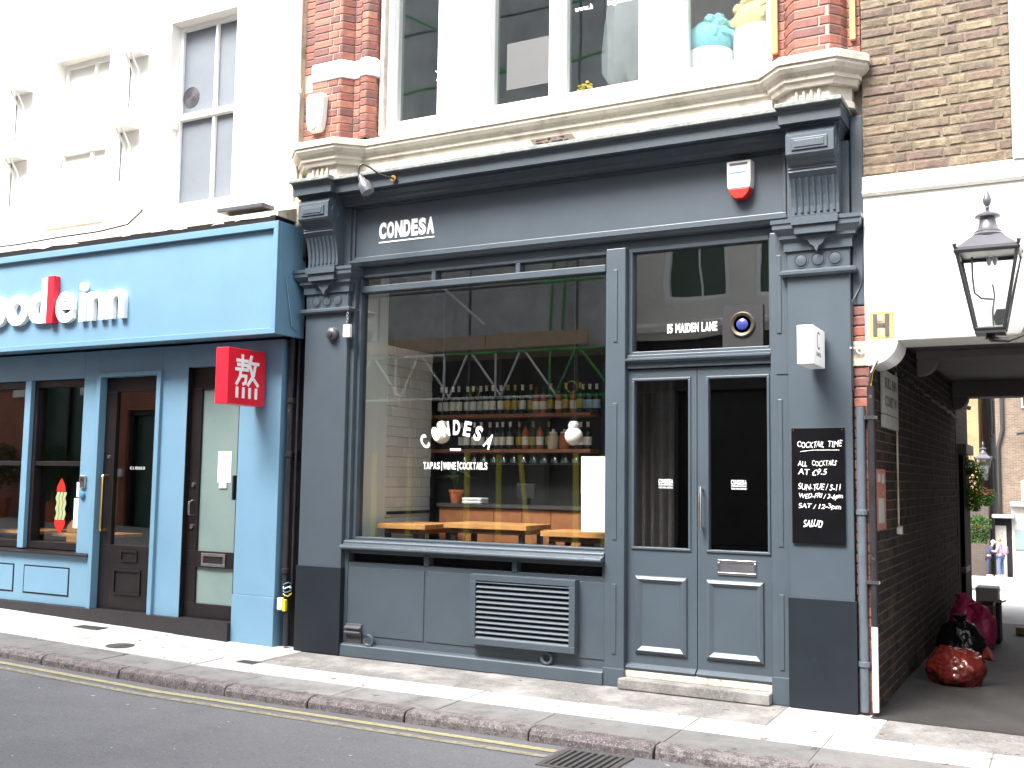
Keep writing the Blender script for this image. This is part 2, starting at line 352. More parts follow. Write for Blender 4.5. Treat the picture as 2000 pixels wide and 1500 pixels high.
BR = {}
def brick_geo(l, h, d, rough, var):
    rnd = random.Random(var*97+int(l*1000)); b = .004+.004*rough
    def j(a): return (rnd.random()-.5)*a*rough
    back = [(0, d, 0), (l, d, 0), (l, d, h), (0, d, h)]
    mid = [(j(.010), .006, j(.006)), (l+j(.010), .006, j(.006)), (l+j(.010), .006, h+j(.006)), (j(.010), .006, h+j(.006))]
    fr = [(b+j(.012), j(.006), b+j(.008)), (l-b+j(.012), j(.006), b+j(.008)), (l-b+j(.012), j(.006), h-b+j(.008)), (b+j(.012), j(.006), h-b+j(.008))]
    vs = back+mid+fr; fs = [(8, 9, 10, 11)]
    for i in range(4):
        k = (i+1) % 4; fs += [(4+i, 4+k, 8+k, 8+i), (i, k, 4+k, 4+i)]
    return vs, fs
def brick_path(parent, pts, z0, z1, mat, name='brick', course=.075, L=.225, joint=.010, depth=.03, rough=.3, bond='flemish', limit=300, skip=None, restmat=None, restname='brick_rest'):
    """lays bricks along a plan path (face on the path, outward to the right of travel)"""
    og = ORG[parent.name]; cnt = 0; rest = MB(); items = []
    nc = int(round((z1-z0)/course))
    for a, b in zip(pts[:-1], pts[1:]):
        A, B = Vector(a), Vector(b); d = B-A; ln = d.length; d /= ln; ang = math.atan2(d.y, d.x)
        for c in range(nc):
            if bond == 'flemish': seq = [L, L/2-joint/2+.003]; off = -(L*.75) if c % 2 else -.0
            elif bond == 'stretcher': seq = [L]; off = -L/2 if c % 2 else 0
            else: seq = [L] if c % 2 else [L/2]; off = -L/4 if c % 2 else 0
            x = off+(random.random()-.5)*.012*(rough > .5); i = c % 2 if bond == 'flemish' else 0
            while x < ln-.005:
                l = seq[i % len(seq)]; i += 1; s0 = max(0, x); s1 = min(ln, x+l); x += l+joint
                if s1-s0 < .03: continue
                if skip and skip(A+d*((s0+s1)/2), z0+c*course): continue
                items.append((A+d*s0, ang, round(s1-s0, 2 if rough > .5 else 3), z0+c*course+joint/2))
    items.sort(key=lambda t: (t[0]-Vector((0, -7.85))).length)
    for p, ang, l, z in items:
        k = (l, course, depth, rough, random.randrange(3) if rough > .5 else 0, mat)
        if limit is None or cnt < limit:
            if k not in BR:
                vs, fs = brick_geo(l, course-joint, depth, rough, k[4]); me = bpy.data.meshes.new(name); me.from_pydata(vs, [], fs); me.materials.append(M[mat]); BR[k] = me
            o = bpy.data.objects.new(name, BR[k]); C.objects.link(o); o.parent = parent
            o.location = (p.x-og.x, p.y-og.y, z-og.z); o.rotation_euler = (0, 0, ang); cnt += 1
        else:
            vs, fs = brick_geo(l, course-joint, depth, rough, k[4]); ca, sa = math.cos(ang), math.sin(ang)
            rest.add([(p.x+v[0]*ca-v[1]*sa, p.y+v[0]*sa+v[1]*ca, z+v[2]) for v in vs], fs)
    if rest.f: rest.build(restname, restmat or mat, parent, kind='stuff', fix=False)

# ================================================================== SETTING
def gz(x): return max(0., -6.5-x)*.025
def pz(x, y): return gz(x)+.02*min(0, max(y, -1.5))
def cz(y): return 0. if y < 6 else -(y-6)*.0627
box(-300, 300, -300, 300, -6, -5.4).build('ground', 'asphalt', kind='structure')
def sheet(xs, ys, zf, t=.25):
    mb = MB(); nx, ny = len(xs), len(ys)
    top = [(x, y, zf(x, y)) for y in ys for x in xs]; bot = [(x, y, zf(x, y)-t) for y in ys for x in xs]; n = nx*ny
    fs = []
    for j in range(ny-1):
        for i in range(nx-1):
            a = j*nx+i; fs += [(a, a+1, a+nx+1, a+nx), (n+a, n+a+nx, n+a+nx+1, n+a+1)]
    for i in range(nx-1): fs += [(i, n+i, n+i+1, i+1), ((ny-1)*nx+i, (ny-1)*nx+i+1, n+(ny-1)*nx+i+1, n+(ny-1)*nx+i)]
    for j in range(ny-1): fs += [(j*nx, (j+1)*nx, n+(j+1)*nx, n+j*nx), (j*nx+nx-1, n+j*nx+nx-1, n+(j+1)*nx+nx-1, (j+1)*nx+nx-1)]
    return mb.add(top+bot, fs)
XS = [-40, -25, -15, -12, -10, -8, -6.5, -4, -2, 0, 3, 12, 40]
road = sheet(XS, [-6.4, -4, -2, -1.5], lambda x, y: gz(x)-.105+.03*(1-((y+4)/2.5)**2)*.5).build('road', 'asphalt', kind='structure')
def roadz(x, y): return gz(x)-.105+.03*(1-((y+4)/2.5)**2)*.5
for yc in (-1.66, -1.81):
    mb = MB(); xs = [-30, -20, -14, -12, -10, -8, -6.5, -5, -4, -2.98]
    for a, b in zip(xs[:-1], xs[1:]):
        mb.add([(x, y, roadz(x, y)+.004) for x, y in ((a, yc-.035), (b, yc-.035), (b, yc+.035), (a, yc+.035))], [(0, 1, 2, 3)])
    mb.build('yellow_line', 'yellow_line' if yc > -1.7 else 'yellow_worn', road)
pav = sheet(XS, [-1.45, -.75, 0, .1], lambda x, y: pz(x, y)-.007, .3).build('pavement', 'joint', kind='structure')
def slab(x0, x1, y0, y1, mat, name, top=0, t=.05, bev=.005, par=None, zf=pz):
    dz = (random.random()-.5)*.005
    MB().add([(x, y, zf(x, y)-t) for x, y in ((x0, y0), (x1, y0), (x1, y1), (x0, y1))]+[(x, y, zf(x, y)+top+dz) for x, y in ((x0, y0), (x1, y0), (x1, y1), (x0, y1))],
             [(0, 3, 2, 1), (4, 5, 6, 7), (0, 1, 5, 4), (1, 2, 6, 5), (2, 3, 7, 6), (3, 0, 4, 7)]).build(name, mat, par or pav, bevel=bev)
J = .008
x = -13.5                                   # row by the kerb
while x < 3:
    l = random.uniform(.78, 1.0); slab(x, x+l-J, -.98, -.62, 'slab', 'paving_slab'); slab(x, x+l-J, -1.345, -.98-J, 'slab_grimy', 'paving_slab'); x += l
x = -13.5
while x < -6.6:                             # row by the blue shop
    l = random.uniform(.62, .9); l = min(l, max(.3, -6.12-x)) if x > -7.3 else l
    slab(x, x+l-J, -.615, .08, 'slab', 'paving_slab'); x += l
slab(x, -4.4, -.615, .08, 'rough_concrete', 'concrete_strip', -.002)
slab(-4.39, -1.92, -.615, .08, 'rough_concrete', 'concrete_strip', -.002)
slab(-1.91, -1.22, -.615, .08, 'slab', 'paving_slab')
for a, b in ((-1.21, -.35), (-.34, .55), (.56, 1.5), (1.51, 3)): slab(a, b, -.615, -.05, 'rough_concrete', 'concrete_strip', -.001)
x = -13.5
while x < 3:                                # kerb stones
    l = random.uniform(.75, 1.25)
    z0, z1 = pz(x, -1.35), pz(x+l-.012, -1.35); j1 = random.uniform(-.008, .008); x1 = x+l-.014
    MB().prism([(-1.345-J, -.2), (-1.345-J, .004), (-1.45, .002), (-1.487, -.010), (-1.50+j1, -.034), (-1.51+j1, -.2)],
               lambda p, x=x, z=z0: (x, p[0], z+p[1]), lambda p, x=x1, z=z1: (x, p[0], z+p[1])).build('kerb_stone', 'kerb_granite', pav, bevel=.008)
    x += l
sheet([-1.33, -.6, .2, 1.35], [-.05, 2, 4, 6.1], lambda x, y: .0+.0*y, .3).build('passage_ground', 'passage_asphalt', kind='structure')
sheet([-9, -5, -3, -1, 2, 8], [6.1, 8, 20, 44, 75], lambda x, y: cz(y)-.002, .4).build('court_ground', 'court_paving', kind='structure')
sheet([-40, -15, -6.5, 0, 12, 40], [-10.4, -6.4], lambda x, y: gz(x)-.01, .3).build('pavement_opposite', 'slab', kind='structure')
# iron covers and the gully grate
def cover_rect(xc, yc, w, d, label):
    t = thing('access_cover', (xc, yc, pz(xc, yc)+.003), label, 'manhole cover'); z = pz(xc, yc)+.003
    MB().box(xc-w/2, xc+w/2, yc-d/2, yc+d/2, z-.03, z+.002).build('frame', 'cast_iron', t)
    for i in range(5):
        xx = xc-w/2+w*(i+.5)/5; box(xx-w*.07, xx+w*.07, yc-d*.38, yc+d*.38, z, z+.006).build('rib', 'cast_iron', t)
cover_rect(-8.92, -.30, .36, .16, 'small rectangular iron access cover in the pavement before the blue shop window')
cover_rect(-6.47, -.66, .2, .12, 'tiny iron access cover in the pavement near the gap between the shops')
t = thing('access_cover', (-7.94, -.78, pz(-7.94, -.78)), 'round iron access cover in the pavement before the blue shop doors', 'manhole cover')
MB().lathe([(.13, -.02), (.13, .004), (.115, .006), (.0, .006)], (-7.94, -.78, pz(-7.94, -.78)), 20).build('rim', 'cast_iron', t)
MB().lathe([(.08, .004), (.08, .009), (.0, .009)], (-7.94, -.78, pz(-7.94, -.78)), 20).build('lid', 'cast_iron', t)
gx, gy, gw, gd = -2.72, -1.79, .46, .46; zr = roadz(gx, gy)
t = thing('gully_grate', (gx, gy, zr), 'slatted iron drain grate in the road by the kerb', 'drain')
fr = MB()
for a, b, c, d in ((-gw/2, gw/2, -gd/2, -gd/2+.04), (-gw/2, gw/2, gd/2-.04, gd/2), (-gw/2, -gw/2+.04, -gd/2+.04, gd/2-.04), (gw/2-.04, gw/2, -gd/2+.04, gd/2-.04)):
    fr.box(gx+a, gx+b, gy+c, gy+d, zr-.05, zr+.008)
fr.build('frame', 'cast_iron', t); box(gx-gw/2+.04, gx+gw/2-.04, gy-gd/2+.04, gy+gd/2-.04, zr-.06, zr+.0045).build('sump', 'recess_black', t)
for i in range(8):
    xx = gx-gw/2+.065+i*(gw-.13)/7; box(xx-.011, xx+.011, gy-gd/2+.04, gy+gd/2-.04, zr+.0045, zr+.010).build('bar', 'cast_iron', t)

# ================================================================== DARK GREY RESTAURANT
B = thing('restaurant_building', (-4, 0, 0), 'dark grey painted shopfront with big window and double doors, red brick piers above', 'building')
PL, PR = (-6.5, -6.0), (-1.89, -1.43)
def pilaster(x0, x1, side):
    p = box(x0, x1, 0, .3, 0, 3.60).build('pilaster', 'grey_paint', B, bevel=.006)
    xo0, xo1 = (x0, x1)
    box(x0-.012, x1+.012, -.012, .2, 0.002, .79).build('plinth_board', 'grey_board', p, bevel=.003)
    pth = [(x0, .2), (x0, 0), (x1, 0), (x1, .2)]
    MB().sweep(pth, [(-.02, 3.165), (.03, 3.165), (.05, 3.18), (.05, 3.20), (.03, 3.215), (-.02, 3.22)]).build('neck_moulding', 'grey_paint', p)
    MB().sweep(pth, [(-.02, 3.36), (.02, 3.36), (.02, 3.42), (.035, 3.45), (.05, 3.45), (.05, 3.475), (.075, 3.50), (.09, 3.52), (.09, 3.555), (.10, 3.56), (.10, 3.59), (-.02, 3.60)]).build('capital', 'grey_paint', p)
    xm = (x0+x1)/2
    orn = MB().box(xm-.17, xm+.17, -.125, .0, 3.535, 3.595).box(xm-.15, xm+.15, -.105, .0, 3.47, 3.534)
    orn.prism([(-.12, 3.469), (-.105, 3.44), (-.06, 3.425), (-.045, 3.395), (-.02, 3.38), (0, 3.335), (.02, 3.38), (.045, 3.395), (.06, 3.425), (.105, 3.44), (.12, 3.469)],
              lambda q: (xm+q[0], -.06, q[1]), lambda q: (xm+q[0], 0, q[1]))
    orn.build('capital_drop', 'grey_paint', p)
    for i in (-1, 0, 1):
        c = (xm+i*.125, 0, 3.285)
        MB().lathe([(.056, .01), (.056, -.005), (.050, -.005), (.050, .004)], c, 20, 'y').build('roundel_ring', 'grey_paint', p, smooth=True)
        MB().lathe([(.044, .01), (.044, -.004), (.040, -.009), (.025, -.011), (.004, -.012)], c, 20, 'y').build('roundel', 'grey_paint', p, smooth=True)
    box(x0+.002, x1-.002, .012, .3, 3.6005, 4.168).build('console_backing', 'grey_paint', p)
    # console bracket
    prof = [(.05, 4.27), (-.20, 4.27), (-.205, 4.235), (-.235, 4.195), (-.25, 4.175), (-.25, 4.035), (-.235, 4.015), (-.195, 3.995), (-.165, 3.965), (-.16, 3.955), (-.172, 3.945), (-.16, 3.935), (-.172, 3.922), (-.158, 3.908),
            (-.135, 3.88), (-.11, 3.82), (-.092, 3.75), (-.083, 3.68), (-.083, 3.605), (.05, 3.605)]
    c0, c1 = xm-.175, xm+.175
    cb = MB().prism(prof, lambda q: (c0, q[0], q[1]), lambda q: (c1, q[0], q[1])).build('console_bracket', 'grey_paint', p, bevel=.004)
    box(xm-.13, xm+.13, -.262, -.249, 4.06, 4.15).build('bracket_panel_frame', 'grey_paint', p, bevel=.004)
    box(xm-.108, xm+.108, -.268, -.261, 4.078, 4.132).build('bracket_panel', 'grey_paint', p, bevel=.006)
    cur = [(-.135, 3.88), (-.11, 3.82), (-.092, 3.75), (-.083, 3.68), (-.083, 3.63)]
    for i in range(7):
        xx = c0+.035+i*.0467
        MB().tube([(xx, y-.004, z) for y, z in cur], .011, 6).build('flute_rib', 'grey_paint', p, smooth=True)
    for sx, xs_ in ((1, c1), (-1, c0)):
        ring = MB(); ring.tube([(xs_+sx*.001, -.14+.05*math.cos(a), 4.10+.062*math.sin(a)) for a in [2*math.pi*k/20 for k in range(21)]], .006, 6)
        ring.build('bracket_side_ring', 'grey_paint', p, smooth=True)
    return p
pilaster(*PL, -1); pilaster(*PR, 1)
# cornice with lead top, breaking forward over the brackets
CPR = [(-.04, 4.17), (.02, 4.17), (.03, 4.19), (.05, 4.20), (.06, 4.225), (.10, 4.24), (.14, 4.245), (.14, 4.26), (.20, 4.262), (.20, 4.335), (.215, 4.345), (.215, 4.358), (.235, 4.375), (-.04, 4.385)]
LPR = [(-.04, 4.386), (.238, 4.377), (.25, 4.368), (.256, 4.375), (.256, 4.398), (.24, 4.408), (-.04, 4.45)]
def corn_block(mb, prof, xl, xr, yb, sl, sr):
    """moulding run from xl to xr standing forward of yb, its ends returning by the fractions sl and sr of the projection"""
    n = len(prof)
    mb.add([(xl-max(o, 0)*sl, yb-o, z) for o, z in prof]+[(xr+max(o, 0)*sr, yb-o, z) for o, z in prof], [(i, (i+1) % n, n+(i+1) % n, n+i) for i in range(n)])
    for x, sg, yb2 in ((xl, -sl, .12), (xr, sr, .12)):
        k = len(mb.v); mb.v += [(x+max(o, 0)*sg, yb-o, z) for o, z in prof]+[(x+max(o, 0)*sg, yb2, z) for o, z in prof]
        mb.f += [(k+i, k+(i+1) % n, k+n+(i+1) % n, k+n+i) for i in range(n)]+[tuple(range(k+n, k+2*n))]
    return mb
def up_(prof, d): return [(o, z+d) for o, z in prof]
CDZ = .0
corn = MB()
corn_block(corn, up_(CPR, CDZ), -6.06, -1.84, .0, 0, 0); corn_block(corn, up_(CPR, CDZ+.001), -6.43, -6.08, -.075, .22, .25); corn_block(corn, up_(CPR, CDZ+.001), -1.83, -1.49, -.075, .25, .3)
corn = corn.build('cornice', 'cornice_dark', B)
ld = MB(); corn_block(ld, up_(LPR, CDZ), -6.06, -1.84, .0, 0, 0); corn_block(ld, up_(LPR, CDZ+.001), -6.43, -6.08, -.075, .22, .25); corn_block(ld, up_(LPR, CDZ+.001), -1.83, -1.49, -.075, .25, .3)
ld.build('lead_flashing', 'lead', corn)
# fascia
fas = box(-6.0, -1.89, .06, .3, 3.60, 4.20).build('fascia', 'grey_paint', B)
fm = MB()
for a, b, c, d in ((-6.0, -1.90, 4.155, 4.185), (-6.0, -1.90, 3.655, 3.685), (-6.0, -5.97, 3.685, 4.155), (-1.93, -1.90, 3.685, 4.155)): fm.box(a, b, .035, .0595, c, d)
fm.build('fascia_moulding', 'grey_paint', fas, bevel=.006)
MB().sweep([(-6.0, .06), (-1.89, .06)], [(-.01, 3.59), (.03, 3.60), (.05, 3.625), (.06, 3.63), (.06, 3.654), (-.01, 3.654)]).build('fascia_bottom_rail', 'grey_paint', fas)
MB().block('CONDESA', (-5.705, .0595, 3.842), (1, 0, 0), (0, 0, 1), .61, .158, .004, .055, .13).build('lettering', 'sign_white', fas)
box(-5.705, -5.092, .0555, .0595, 3.805, 3.816).build('underline', 'sign_white', fas)
# window head beam and dark shadow gap
box(-6.0, -1.89, .10, .3, 3.53, 3.5995).build('head_beam', 'grey_paint', B, bevel=.004)
# posts
for x0, x1 in ((-6.0, -5.955), (-3.385, -3.215), (-2.03, -1.892)):
    pst = box(x0, x1, .035 if x1 > -5 else .05, .26, .0, 3.529).build('post', 'grey_paint', B, bevel=.006)
    if x1 > -5:
        xm = (x0+x1)/2
        for z0, z1 in ((.25, .80), (1.15, 2.25), (2.75, 3.35)):
            box(xm-.018, xm+.018, .027, .0345, z0, z1).build('post_bead', 'grey_paint', pst, bevel=.004)
box(-2.035, -1.889, .02, .2, .0, .2).build('post_foot', 'grey_paint', B, bevel=.004)
box(-3.39, -3.21, .02, .2, .0, .14).build('post_foot', 'grey_paint', B, bevel=.004)
box(-1.985, -1.895, .028, .034, 2.44, 2.455).build('post_bead', 'grey_paint', B)
# shop window
WX0, WX1 = -5.955, -3.385
win = MB()
win.box(WX0, WX0+.035, .10, .2, 1.05, 3.529).box(WX1-.03, WX1, .10, .2, 1.05, 3.529)
win.box(WX0+.035, WX1-.03, .09, .2, 3.355, 3.415).box(WX0+.035, WX1-.03, .10, .2, 3.50, 3.529).box(WX0+.035, WX1-.03, .10, .2, 1.05, 1.072)
for xm in (-5.12, -4.25): win.box(xm-.022, xm+.022, .10, .2, 3.4155, 3.4995)
sw = win.build('shop_window', 'grey_paint', B, bevel=.005)
box(WX0+.03, WX1-.025, .150, .158, 1.068, 3.36).build('pane', 'glass', sw)
for a, b in ((WX0+.03, -5.138), (-5.102, -4.268), (-4.232, WX1-.025)): box(a, b, .150, .158, 3.41, 3.505).build('pane', 'glass', sw)
MB().prism([(.03, .965), (-.035, .965), (-.045, .977), (-.04, .995), (.02, 1.012), (.02, 1.03), (.03, 1.042), (.10, 1.049), (.2, 1.049), (.2, .965)], lambda q: (-5.995, q[0], q[1]), lambda q: (-3.3855, q[0], q[1])).build('window_sill', 'grey_paint', sw, bevel=.004)
# lettering on the glass
lt = MB()
for i, ch in enumerate('CONDESA'):
    k = (i-3)/3; ang = R(-31)*k; u = Vector((math.cos(ang), 0, math.sin(ang))); v = Vector((-math.sin(ang), 0, math.cos(ang)))
    lt.text(ch, Vector((-4.872+.335*k, .1495, 2.075-.125*k*k))-u*.036-v*.066, u, v, .072, .132, .001, bold=.035)
lt.build('lettering', 'vinyl_white', sw)
box(-4.935, -4.825, .1488, .1497, 1.868, 1.888).build('lettering_bar', 'vinyl_white', sw)
lt = MB(); lt.block('TAPAS', (-5.215, .1495, 1.702), (1, 0, 0), (0, 0, 1), .175, .064, .001, .022, .18).block('WINE', (-5.005, .1495, 1.702), (1, 0, 0), (0, 0, 1), .135, .064, .001, .022, .18).block('COCKTAILS', (-4.835, .1495, 1.702), (1, 0, 0), (0, 0, 1), .285, .064, .001, .022, .18)
for xx in (-5.024, -4.853): lt.box(xx, xx+.006, .1488, .1497, 1.69, 1.775)
lt.build('lettering', 'vinyl_white', sw)
# stall riser
sr = box(-5.998, -3.386, .06, .26, 0, .845).build('stall_riser', 'grey_paint', B, bevel=.004)
MB().prism([(.061, .002), (.0, .002), (.005, .095), (.015, .105), (.035, .112), (.061, .118)], lambda q: (-5.99, q[0], q[1]), lambda q: (-3.387, q[0], q[1])).build('base_board', 'grey_paint', sr)
box(-5.955, -3.386, .14, .26, .846, .925).build('vent_slot_back', 'recess_black', sr)
for a, b in ((-5.998, -5.95), (-5.125, -5.075), (-4.24, -4.195), (-3.41, -3.3865)): box(a, b, .052, .139, .8455, .925).build('slot_divider', 'grey_paint', sr)
box(-5.998, -3.3865, .06, .26, .9255, .9645).build('sill_rail', 'grey_paint', sr, bevel=.004)
for a, b in ((-5.95, -5.118), (-5.082, -4.226)): box(a, b, .052, .0595, .19, .80).build('riser_panel', 'grey_paint', sr, bevel=.002)
box(-4.19, -3.39, .052, .0595, .19, .80).build('riser_panel', 'grey_paint', sr, bevel=.002)
# doors
def door(x0, x1, gx0, gx1):
    z0, z1 = .135, 2.52
    d = MB().gridwall(x0, x1, z0, z1, .10, .15, [(gx0, gx1, 1.10, 2.43)]).build('door', 'grey_paint', B)
    box(gx0-.004, gx1+.004, .122, .128, 1.095, 2.435).build('pane', 'glass', d)
    bd = MB()
    for a, b, c, e in ((gx0-.02, gx1+.02, 2.43, 2.45), (gx0-.02, gx1+.02, 1.08, 1.10), (gx0-.02, gx0, 1.10, 2.43), (gx1, gx1+.02, 1.10, 2.43)): bd.box(a, b, .088, .0995, c, e)
    bd.build('glazing_bead', 'grey_paint', d, bevel=.004)
    a, b = x0+.07, x1-.075
    fr = MB(); pr = [(.02, 0), (.0, -.012), (.0, -.018), (-.025, -.032), (-.035, -.025), (-.05, -.022), (-.055, 0)]
    def edge(p0, p1, q0, q1):   # p outer corners, q inner corners, bolection profile across
        n = 4; prof = [(0, 0), (.1, .018), (.45, .030), (.75, .018), (1, .006), (1, 0)]
        vs = []
        for (o, i) in ((p0, q0), (p1, q1)):
            for t_, h_ in prof: vs.append((o[0]+(i[0]-o[0])*t_, .0995-h_, o[1]+(i[1]-o[1])*t_))
        k = len(prof); fr.add(vs, [(j, j+1, k+j+1, k+j) for j in range(k-1)])
    O = [(a, .265), (b, .265), (b, .875), (a, .875)]; I = [(a+.06, .325), (b-.06, .325), (b-.06, .815), (a+.06, .815)]
    for k in range(4): edge(O[k], O[(k+1) % 4], I[k], I[(k+1) % 4])
    fr.build('panel_moulding', 'grey_paint', d)
    box(a+.06, b-.06, .093, .0995, .325, .815).build('lower_panel', 'grey_paint', d)
    MB().prism([(.0995, .14), (.055, .14), (.05, .155), (.075, .175), (.0995, .185)], lambda q: (x0+.003, q[0], q[1]), lambda q: (x1-.003, q[0], q[1])).build('weather_bar', 'grey_paint', d)
    xm = (gx0+gx1)/2+(.03 if x0 < -3 else 0)
    lt = MB().block('CONDESA', (xm-.06, .1215, 1.605), (1, 0, 0), (0, 0, 1), .12, .036, .0008, .02, .2)
    lt.box(xm-.06, xm+.06, .1207, .1215, 1.592, 1.597).text('TAPAS | WINE | COCKTAILS', (xm-.06, .1215, 1.563), (1, 0, 0), (0, 0, 1), .12, .018, .0008, bold=.015)
    lt.build('lettering', 'vinyl_white', d)
    return d
dl = door(-3.213, -2.633, -3.155, -2.70); dr = door(-2.627, -2.032, -2.535, -2.075)
dr['label'] = 'right-hand door leaf with letter plate and pull handle'
hd = MB().tube([(-2.585, .035, 1.25), (-2.585, .028, 1.30), (-2.585, .025, 1.41), (-2.585, .028, 1.53), (-2.585, .035, 1.585)], [.011, .013, .015, .013, .011], 10).tube([(-2.585, .035, 1.27), (-2.585, .10, 1.27)], .009, 8).tube([(-2.585, .035, 1.565), (-2.585, .10, 1.565)], .009, 8)
hd.build('handle', 'chrome', dr, smooth=True)
lp = MB()
for a, b, c, e in ((-2.465, -2.165, .915, .935), (-2.465, -2.165, 1.01, 1.03), (-2.465, -2.445, .935, 1.01), (-2.185, -2.165, .935, 1.01)): lp.box(a, b, .088, .0995, c, e)
lp.build('letter_plate', 'chrome', dr, bevel=.003); box(-2.445, -2.185, .093, .0995, .935, 1.01).build('letter_flap', 'grey_metal', dr)
# transom and fanlight
tr = MB().box(-3.2145, -2.0305, .07, .2, 2.53, 2.64).build('transom', 'grey_paint', B, bevel=.004)
MB().sweep([(-3.2145, .07), (-2.0305, .07)], [(-.01, 2.575), (.02, 2.575), (.045, 2.592), (.045, 2.605), (.02, 2.61), (-.01, 2.62)]).build('transom_moulding', 'grey_paint', tr)
fl = MB()
for a, b, c, e in ((-3.2145, -3.18, 2.6405, 3.529), (-2.055, -2.0305, 2.6405, 3.529), (-3.18, -2.055, 2.6405, 2.67), (-3.18, -2.055, 3.495, 3.529)): fl.box(a, b, .10, .2, c, e)
fl = fl.build('fanlight', 'grey_paint', B, bevel=.004)
box(-3.185, -2.05, .150, .158, 2.665, 3.50).build('pane', 'glass_old', fl)
MB().block('15 MAIDEN LANE', (-2.895, .1495, 2.815), (1, 0, 0), (0, 0, 1), .415, .074, .001, .035, .16).build('lettering', 'vinyl_white', fl)
st = box(-3.23, -2.035, -.06, .3, 0.0, .08).build('step', 'rough_concrete', B, bevel=.008); st['label'] = 'worn pale stone doorstep'
box(-3.213, -2.032, .06, .3, .081, .133).build('threshold', 'dirty_cream', B, bevel=.004)
# end return strip right of the pilaster, stuff over the corner
ret = box(-1.428, -1.332, .05, .2, 2.93, 4.36).build('end_return', 'grey_paint', B, bevel=.01)
# ---------------- upper storey
box(-6.68, -1.335, .13, .35, 4.33, 4.9).build('frieze_wall', 'cream_stone', B)
box(-5.97, -1.93, .02, .13, 4.43, 4.56).build('frieze', 'cream_stone', B)
scp = [(-6.60, .1), (-6.60, -.02), (-6.44, -.17), (-6.06, -.17), (-5.90, -.02), (-5.90, .03), (-1.99, .03), (-1.99, -.02), (-1.84, -.17), (-1.50, -.17), (-1.36, -.02), (-1.36, .1)]
stc = MB().sweep(scp, [(-.1, 4.56), (.0, 4.56), (.015, 4.60), (.03, 4.605), (.03, 4.635), (.065, 4.66), (.085, 4.69), (.085, 4.715), (.10, 4.72), (.10, 4.765), (.085, 4.785), (.03, 4.80), (-.1, 4.815)]).build('string_course', 'cream_stone', B)
for x0, x1 in ((-6.60, -5.90), (-1.99, -1.36)):
    q = .16
    MB().sweep([(x0+.04, .1), (x0+.04, -.0), (x0+q+.02, -.13), (x1-q-.02, -.13), (x1-.04, 0), (x1-.04, .1)], [(-.12, 4.40), (.02, 4.40), (.02, 4.44), (.0, 4.46), (.0, 4.559), (-.12, 4.559)]).build('pier_base', 'cream_stone', B)
    xm = (x0+x1)/2
    for i in range(4): MB().tube([(xm-.1+i*.055, -.138, 4.45), (xm-.1+i*.055, -.142, 4.50), (xm-.1+i*.055, -.134, 4.545)], .013, 6).build('base_flute', 'cream_stone', B, smooth=True)
# exposed patch in the frieze
bp = MB().prism([(-4.10, 4.555), (-4.06, 4.50), (-4.07, 4.455), (-3.95, 4.447), (-3.80, 4.452), (-3.70, 4.447), (-3.66, 4.50), (-3.70, 4.555)], lambda q: (q[0], .012, q[1]), lambda q: (q[0], .0195, q[1])).build('broken_patch', 'mortar_dark', B)
brick_path(bp, [(-4.05, .008), (-3.72, .008)], 4.46, 4.555, 'dark_brick', course=.032, L=.11, rough=2.2, depth=.02)
# red brick piers
def rpier(pts, zs, lab):
    bk = MB().sweep(pts, [(-.3, zs[0]), (-.007, zs[0]), (-.007, zs[-1]), (-.3, zs[-1])]).build('brick_pier', 'mortar_light', B)
    for a, b in zip(zs[::2], zs[1::2]): brick_path(bk, pts, a, b, 'red_brick', rough=.25, bond='flemish', limit=290)
    return bk
LPT = [(-6.655, .05), (-6.50, .05), (-6.47, -.03), (-6.40, -.13), (-6.06, -.13), (-5.98, -.03), (-5.91, -.03), (-5.87, -.075), (-5.80, -.075), (-5.745, .0), (-5.745, .16)]
RPT = [(-2.0, .12), (-2.0, .03), (-1.90, .03), (-1.86, -.04), (-1.79, -.12), (-1.53, -.12), (-1.46, -.04), (-1.43, .03), (-1.338, .03)]
pl_ = rpier(LPT, (4.81, 5.41, 5.585, 7.61), 'left')
pr_ = rpier(RPT, (4.81, 7.51), 'right')
MB().sweep([p for p in LPT[1:]], [(-.1, 5.405), (.006, 5.405), (.012, 5.415), (.012, 5.56), (.0, 5.585), (-.1, 5.585)]).build('pier_band', 'white_gloss', pl_)
for a, b in ((-1.995, -1.945), (-1.405, -1.365)): box(a, b, -.01, .028, 4.93, 6.2).build('timber_batten', 'batten', B)
# upper windows in one white timber screen
UY = .10
PAN = [(-5.61, -5.105, 4.955), (-4.55, -3.955, 4.945), (-3.825, -3.12, 4.94), (-2.72, -2.05, 4.965)]
uw = MB().gridwall(-5.745, -1.998, 4.80, 7.2, UY, UY+.12, [(a, b, c, 6.9) for a, b, c in PAN]).build('upper_window', 'white_gloss', B)
for a, b, c in PAN:
    box(a-.01, b+.01, UY+.06, UY+.068, c-.01, 6.91).build('pane', 'glass_old', uw)
    f_ = MB()
    for p in ((a-.05, a, c, 6.9), (b, b+.05, c, 6.9), (a-.05, b+.05, c-.05, c)): f_.box(p[0], p[1], UY-.03, UY-.0005, p[2], p[3])
    f_.build('sash_frame', 'white_gloss', uw, bevel=.005)
MB().sweep([(-5.74, UY), (-2.0, UY)], [(-.02, 4.80), (.07, 4.80), (.075, 4.82), (.02, 4.835), (-.02, 4.838)]).build('window_sill', 'white_gloss', uw)
box(-5.735, -5.69, UY-.06, UY-.0005, 4.84, 6.9).build('sash_stile', 'cream_stone', uw)
